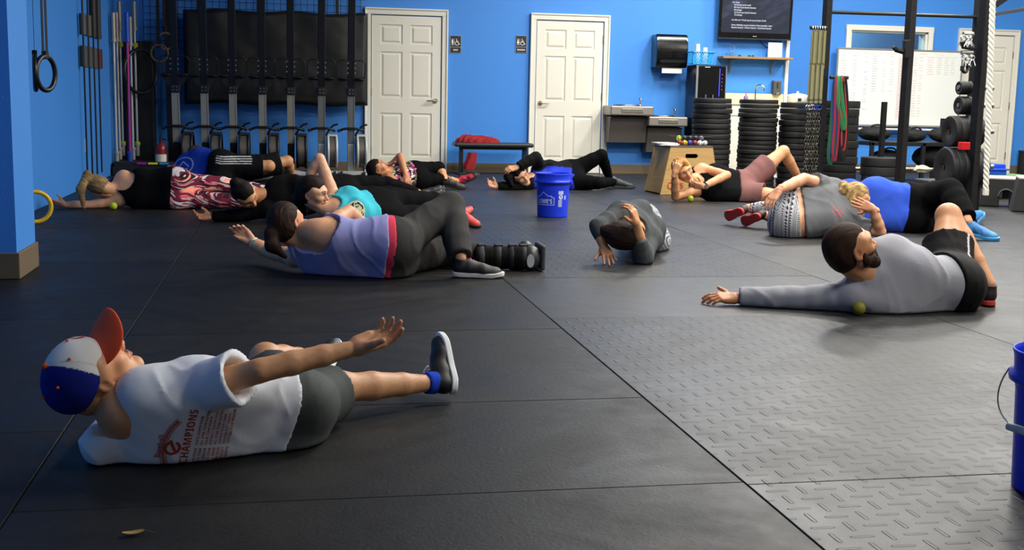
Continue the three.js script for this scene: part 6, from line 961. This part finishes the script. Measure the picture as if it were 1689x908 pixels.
// man in a royal blue tee and striped black shorts
{
  const j = { rs: A(316, 262, -14.0), ls: A(292, 284, -13.95), re: A(354, 260, -14.35), rw: A(335, 268, -14.45), le: A(300, 292, -14.4), lw: A(320, 292, -14.5), rh: A(368, 274, -13.7), lh: A(362, 290, -13.7), rk: A(444, 274, -13.72), ra: A(414, 292, -14.0), lk: A(474, 266, -14.0), la: A(482, 291, -14.3) };
  const p = person({
    label: 'man in a royal blue tee and striped black shorts lying at the back left', size: 1.04, fat: 1.12, skin: TAN, hair: 0x3a2a20, hair2: 0x4c3a2c, brow: 0x2a1c14, cell: .013, seed: 61, j,
    head: { c: A(327, 258, -14.25), f: V(.6, .1, -.8), u: V(-.1, .8, -.4) }, neck: A(316, 264, -14.12),
    hands: { r: { dir: V(-.6, -.3, .2), n: V(0, .3, -.9), curl: .6 } },
    top: { inf: .012, hem: .94, sleeve: .6, c: C(0x1e3ea2), fold: .004 },
    bottom: { name: 'shorts', waist: .82, len: .86, inf: .018, flare: .03, fold: .004, cell: .0085, color: (v, c) => { const d = v.clone().sub(j.rh), ax = j.rk.clone().sub(j.rh), t = d.dot(ax) / ax.lengthSq(), y = v.y - (j.rh.y + t * ax.y); const w = y - .045 - .1 * Math.max(0, -t); c.copy(C(v.z > j.rh.z - .08 && t > -.15 && t < .62 && y > .03 && Math.abs(((w * 1000) % 26 + 26) % 26 - 13) < 5 && y < .12 ? 0xd2d2d2 : 0x0c0c0e)); } },
    hairStyle: { thick: .006 },
  });
  const sh = kid('shirt')(p); const tex = canvasTex(256, 256, (g) => { g.clearRect(0, 0, 256, 256); g.strokeStyle = 'rgba(190,205,240,.95)'; g.lineWidth = 14; g.setLineDash([9, 6]); g.beginPath(); g.arc(128, 128, 100, 0, 7); g.stroke(); g.setLineDash([]); g.lineWidth = 9; g.beginPath(); g.moveTo(70, 150); g.lineTo(128, 80); g.lineTo(186, 150); g.moveTo(80, 170); g.lineTo(176, 170); g.stroke(); });
  const n = V(.0, .3, .95).normalize(), ex = V(1, 0, 0), ey = n.clone().cross(ex).normalize(); print(sh, A(303, 275, -13.85).sub(p.org), ex, ey, n, .28, .26, tex, 'print', { alphaTest: .4 });
  for (const s of ['l', 'r']) shoe(p, s, V(.8, .1, -.4), V(-.3, .8, .1), { main: 0x77797c, sole: 0xc9c9c6 }, {});
}
// woman in a floral top at the back
{
  const j = { ls: A(645, 277, -13.05), rs: A(643, 296, -12.78), le: A(660, 258, -12.95), lw: A(669, 288, -12.72), re: A(656, 306, -12.55), rw: A(663, 314, -12.42), lh: A(688, 282, -13.1), rh: A(688, 297, -12.95), lk: A(724, 276, -13.2), la: A(736, 302, -13.0), rk: A(726, 297, -13.05), ra: A(755, 299, -13.35) };
  const p = person({
    label: 'woman in a floral tank top and black leggings lying before the left white door', female: true, size: .96, fat: 1.0, skin: 0xc98a5e, hair: 0x15100f, hair2: 0x2a1e1b, brow: 0x17100d, cell: .0125, seed: 71, j,
    head: { c: A(624, 279, -12.85), f: V(.62, .72, .2), u: V(-.78, .6, .1) }, neck: A(640, 285, -12.88), face: { lip: 0x9a4038 },
    hands: { l: { dir: V(.25, -.8, .4), n: V(-.2, -.3, -.9), curl: .35 }, r: { dir: V(.4, .0, .9), n: V(0, 1, 0), curl: .8 } },
    top: { name: 'tank_top', inf: .008, hem: .84, scoop: [.06, -.02, .08], fold: .002, color: (v, c) => { const a = noise3(v.x * 34, v.y * 34, v.z * 34), b = noise3(v.x * 50 + 9, v.y * 50, v.z * 50); c.copy(C(0x141116)); if (a > .3) c.copy(C(0xd85a9c)); else if (b > .35) c.copy(C(0xe6dfd0)); else if (a < -.4) c.copy(C(0x6a7a3a)); else if (b < -.45) c.copy(C(0x8a3a7a)); }, cell: .009, cutouts: [[j.ls.clone().add(V(-.02, .05, .04)), .08], [j.rs.clone().add(V(-.02, -.0, .07)), .085]] },
    bottom: { name: 'leggings', waist: .74, len: 1.62, inf: .004, c: C(0x0c0c0d), mat: TIGHT, fold: .001 },
    hairStyle: { thick: .009, extra: (F, H) => { F.cap(H.at(0, .02, -.1), H.at(0, -.0, -.17), .03, .042, .02); } },
  });
  shoe(p, 'r', V(.8, .45, .1), V(-.5, .8, .1), { main: 0xb01c3c, accent: 0x8a1630, sole: 0x26262a, toe: 0x17171a, lace: 0xd84060, stripe: 0x17171a }, {});
  shoe(p, 'l', V(.9, -.12, .2), V(-.1, 1, .1), { main: 0x2c2822, accent: 0x3a352b, sole: 0x1c1b19, lace: 0x55503f }, { snap: true });
}
// woman in black jacket and blue shirt behind the bucket
{
  const j = { ls: A(892, 276, -13.2), rs: A(888, 302, -13.05), le: A(884, 260, -12.95), lw: A(853, 276, -12.9), re: A(850, 308, -13.0), rw: A(819, 308, -13.0), lh: A(948, 281, -13.25), rh: A(945, 301, -13.1), lk: A(992, 256, -13.2), la: A(1006, 296, -13.4), rk: A(986, 302, -12.95), ra: A(1014, 300, -13.3) };
  const p = person({
    label: 'woman in a black jacket over a blue shirt lying behind the blue bucket', female: true, size: 1, fat: 1.08, skin: FAIR, hair: 0x0e0b0b, hair2: 0x1c1514, brow: 0x140e0d, cell: .0125, seed: 81, j,
    head: { c: A(858, 290, -12.98), f: V(.35, -.12, .93), u: V(-.6, .75, .15) }, neck: A(876, 293, -13.08), face: { shut: true, lip: 0xa04a4a },
    hands: { l: { dir: V(-.75, -.2, .1), n: V(.1, -.6, -.6), curl: .6 }, r: { dir: V(-.8, .3, .1), n: V(.1, .3, .9), curl: [.6, .8, .9, 1] } },
    top: { name: 'jacket', inf: .012, hem: .88, sleeve: 1.92, fold: .004, color: (v, c) => { const mid = lerpV(j.ls, j.lh, (v.x - j.ls.x) / (j.lh.x - j.ls.x)), on = v.x > j.rs.x - .06 && v.y < mid.y + .03 && v.z > mid.z - .06 && v.distanceTo(j.re) > .2 && v.distanceTo(j.le) > .13 && v.distanceTo(lerpV(j.le, j.ls, .5)) > .1; c.copy(C(on ? 0x2238b8 : 0x0d0d0e)); } },
    bottom: { name: 'leggings', waist: .78, len: 1.95, inf: .005, c: C(0x0b0b0d), mat: TIGHT, fold: .001 },
    hairStyle: { thick: .011, coverEars: true, extra: (F, H) => { F.cap(H.at(.02, .06, -.05), A(838, 292, -12.95), .05, .05, .03).cap(A(838, 292, -12.95), A(845, 306, -12.92), .04, .02, .02); } },
  });
  shoe(p, 'r', V(.95, -.05, .25), V(-.1, 1, 0), { main: 0x24282a, accent: 0xc9c7c0, sole: 0x3a3f42, lace: 0x6a6f72 }, { snap: true });
  shoe(p, 'l', V(.85, -.15, .5), V(-.2, 1, .1), { main: 0x2c3032, sole: 0x4a4f52, lace: 0x8a8f90 }, { snap: true });
}
// man in a black tank top and dusty pink shorts
{
  const j = { rs: A(1146, 316, -11.68), re: A(1114, 325, -11.58), rw: A(1113, 286, -11.42), ls: A(1158, 279, -11.75), le: A(1199, 289, -11.5), lw: A(1160, 308, -11.4), lh: A(1228, 304, -11.78), rh: A(1226, 322, -11.65), lk: A(1292, 250, -11.9), la: A(1319, 297, -12.1), rk: A(1284, 322, -11.45), ra: A(1310, 320, -11.8) };
  const p = person({
    label: 'fair-haired man in a black tank top and dusty pink shorts, hand on forehead', size: 1.04, fat: 1.02, skin: TAN, hair: 0x8a5c30, hair2: 0xc08a4c, brow: 0x6a4424, cell: .011, seed: 91, j,
    head: { c: A(1127, 282, -11.6), f: V(.1, -.12, .98), u: V(-.5, .82, .15), s: .98 }, neck: A(1150, 300, -11.68), face: { lip: 0xb05a50, iris: 0x3a4a50 },
    hands: { r: { dir: V(.25, .75, .1), n: V(.45, -.1, -.8), curl: [1, 1.1, 1.1, 1.1], thumb: [.8, .5, 0] }, l: { dir: V(-.92, .12, .0), n: V(.1, .5, -.8), curl: 1.0 } },
    top: { name: 'tank_top', inf: .011, hem: .93, fold: .004, c: C(0x101012), cutouts: [[j.ls.clone().add(V(-.01, .04, .05)), .1], [j.rs.clone().add(V(-.06, -.02, .05)), .11]], scoop: [.05, -.04, .085] },
    bottom: { name: 'shorts', waist: .82, len: .6, inf: .016, flare: .03, hollow: true, fold: .004, c: C(0x785350) },
    hairStyle: { thick: .016, rough: 2.2, extra: (F, H) => { F.ell(H.at(0, .11, .06), V(.05, .028, .04), null, .02); } },
  });
  const wd = j.lw.clone().sub(j.le).normalize(); const band = tor(.033, .008, 0, 0, 0, 28, 8); band.applyQuaternion(new THREE.Quaternion().setFromUnitVectors(V(0, 0, 1), wd)); const wt = part('wristwatch', band, M.black, p.G, lerpV(j.lw, j.le, .08).sub(p.org).toArray()); part('watch_face', cyl(.02, .02, .012, 0, 0, .035, 20, 'z'), M.chrome, wt);
  shoe(p, 'l', V(.9, -.1, .2), V(-.1, 1, .1), { main: 0x3a3d42, sole: 0xcfcfca }, { snap: true }); shoe(p, 'r', V(.6, .2, -.6), V(-.5, .8, .1), { main: 0x3a3d42, sole: 0xcfcfca }, {});
  tag(obj('massage_ball', ball(.032, 0, 0, 0, 1, 1, 1, 24), std(0xb3c41f, .6), scene, [A(1138, 327, -11.52).x, .033, -11.5]), 'lime ball under the armpit of the fair-haired man', 'ball', 'balls under shoulders');
}
// woman in grey, head bowed towards the camera
{
  const j = { ls: A(1024, 352, -7.35), rs: A(1070, 396, -7.3), le: A(988, 374, -7.2), lw: A(996, 408, -7.12), re: A(1061, 427, -7.05), rw: A(1050, 370, -6.98), lh: A(1064, 366, -7.85), rh: A(1075, 393, -7.75), lk: A(1078, 385, -8.25), la: A(1075, 395, -8.6), rk: A(1090, 400, -8.15), ra: A(1085, 400, -8.55) };
  const p = person({
    label: 'woman in a grey top with dark hair bowed towards the camera, hand on forehead', female: true, size: 1.0, fat: .98, skin: TAN, hair: 0x1c1310, hair2: 0x38261e, cell: .0105, seed: 101, j,
    head: { c: A(1028, 386, -7.12), f: V(.72, .12, -.5), u: V(-.42, -.18, .85) }, neck: A(1046, 380, -7.24), face: { shut: true },
    hands: { l: { dir: V(.05, -.35, .7), n: V(.1, -1, -.2), curl: .15, spread: 1.3 }, r: { dir: V(-.3, .8, .1), n: V(-.6, -.2, -.6), curl: [.7, .75, .8, .9], thumb: [.6, .7, .2] } },
    top: { name: 'sweater', inf: .015, hem: .7, sleeve: 1.55, sleeveInf: .012, fold: .009, c: C(0x4a4d4f), foldScale: .8, scoop: [.05, -.04, .08] },
    bottom: { name: 'leggings', waist: .68, len: 1.95, inf: .006, mat: printedCloth(leggingTex(tribal, 4, 4)), fold: .001, c: C(0xffffff) },
    hairStyle: { thick: .014, coverEars: true, line: .0, extra: (F, H) => { F.cap(H.at(0, .08, -.02), H.at(.06, -.02, .03), .06, .04, .03).cap(H.at(.03, .09, .03), H.at(.07, -.02, .06), .04, .025, .03).cap(H.at(-.03, .09, .03), H.at(-.05, .02, .07), .04, .03, .03).cap(H.at(.0, .02, -.08), H.at(.02, -.1, -.08), .06, .03, .03); } },
  });
  for (const s of ['l', 'r']) shoe(p, s, V(.3, .0, -.9), V(-.3, .3, .9), { main: 0x4a1a22, sole: 0x24242a }, {});
}
// woman in a grey tee with a blonde bun
{
  const j = { ls: A(1376, 312, -8.62), rs: A(1405, 372, -8.45), le: A(1326, 295, -8.55), lw: A(1284, 314, -8.42), re: A(1452, 383, -8.35), rw: A(1440, 345, -8.3), lh: A(1300, 340, -8.64), rh: A(1303, 368, -8.52), lk: A(1290, 345, -9.05), la: A(1232, 344, -9.2), rk: A(1305, 362, -9.0), ra: A(1260, 356, -9.05) };
  const p = person({
    label: 'woman in a grey tee with a blonde bun, seen from behind, hand at her ear', female: true, size: 1.02, fat: 1.18, skin: 0xdb9d78, hair: 0x7a5c38, hair2: 0xc9a870, brow: 0x7a5836, cell: .0105, seed: 111, j, bend: V(0, .0, .05),
    head: { c: A(1412, 330, -8.5), f: V(.98, -.12, -.02), u: V(-.1, .98, .1) }, neck: A(1398, 352, -8.54), face: { lip: 0xb05a58 },
    hands: { l: { dir: V(-.6, -.7, .2), n: V(.3, -.6, -.5), curl: .3 }, r: { dir: V(-.75, .3, -.05), n: V(-.1, .1, -.95), curl: .3, spread: .9 } },
    top: { inf: .016, hem: .76, sleeve: .62, cuff: .014, sleeveInf: .014, fold: .007, foldScale: .7, c: C(0x66676a) },
    bottom: { name: 'leggings', waist: .84, len: 1.9, inf: .006, mat: printedCloth(leggingTex(tribal, 3.4, 3.4)), fold: .001, color: (v, c) => c.copy(C(0xffffff)) },
    hairStyle: { thick: .009, extra: (F, H) => { F.ell(H.at(0, .075, -.105), V(.052, .05, .05), null, .015).ell(H.at(.02, .1, -.12), V(.03, .03, .03), null, .01).ell(H.at(-.02, .05, -.14), V(.03, .03, .03), null, .01); }, rough: 1.8 },
  });
  const sh = kid('shirt')(p), n = V(.1, .4, .9).normalize(), ex = V(.45, -.85, .3), ez = ex.addScaledVector(n, -ex.dot(n)).normalize(); const tex = canvasTex(256, 256, g => { g.clearRect(0, 0, 256, 256); g.fillStyle = '#b8485a'; g.font = 'bold 44px sans-serif'; g.textAlign = 'center'; ['TEAM', 'STRONG', 'GYM'].forEach((t, i) => g.fillText(t, 128, 70 + i * 60)); }); print(sh, A(1379, 352, -8.35).sub(p.org), ez, n.clone().cross(ez).normalize(), n, .16, .13, tex);
  shoe(p, 'l', V(-.2, -.3, -.93), V(.9, .35, -.2), { main: 0x1a1315, accent: 0x221618, sole: 0xdc3a36, lace: 0x2a1c1c }, { s: .9 }); shoe(p, 'r', V(-.2, -.3, -.93), V(.9, .35, -.2), { main: 0x1a1315, accent: 0x221618, sole: 0xdc3a36, lace: 0x2a1c1c }, { s: .9 });
}
// man in a bright blue tee and black trousers
{
  const j = { rs: A(1402, 312, -9.05), ls: A(1398, 360, -9.05), re: A(1352, 312, -9.25), rw: A(1345, 320, -9.5), le: A(1360, 368, -9.3), lw: A(1330, 360, -9.5), rh: A(1508, 336, -8.9), lh: A(1496, 366, -8.85), rk: A(1566, 316, -8.6), ra: A(1596, 366, -8.3), lk: A(1556, 374, -8.95), la: A(1600, 380, -9.3) };
  const p = person({
    label: 'man in a bright blue tee and black trousers lying behind the woman with the bun', size: 1.05, fat: 1.1, leg: 1.1, skin: TAN, hair: 0x2a1d16, cell: .0115, seed: 121, j, bend: V(0, .01, .03),
    head: { c: A(1368, 322, -9.2), f: V(-.1, .1, -.95), u: V(-.95, .2, .05) }, neck: A(1386, 326, -9.1),
    hands: { r: { dir: V(-.6, -.4, -.2), n: V(.3, -.6, -.6), curl: .4 } },
    top: { inf: .013, hem: .9, sleeve: .55, c: C(0x3052c0), fold: .004 }, bottom: { waist: .84, len: 1.9, inf: .022, flare: .02, c: C(0x0b0b0c), fold: .004 },
    hairStyle: { thick: .007 },
  });
  shoe(p, 'r', V(.85, -.2, .55), V(-.3, .85, -.1), { main: 0x2f76b4, accent: 0x2a5ea0, sole: 0x3a86c0, lace: 0x1f4a9a, toe: 0x3f86b8, stripe: 0x2a5a90 }, {});
  shoe(p, 'l', V(.6, .2, -.6), V(-.4, .8, .1), { main: 0x2f76b4, sole: 0x3a86c0, lace: 0x1f4a9a }, {});
}
renderer.render(scene, camera);
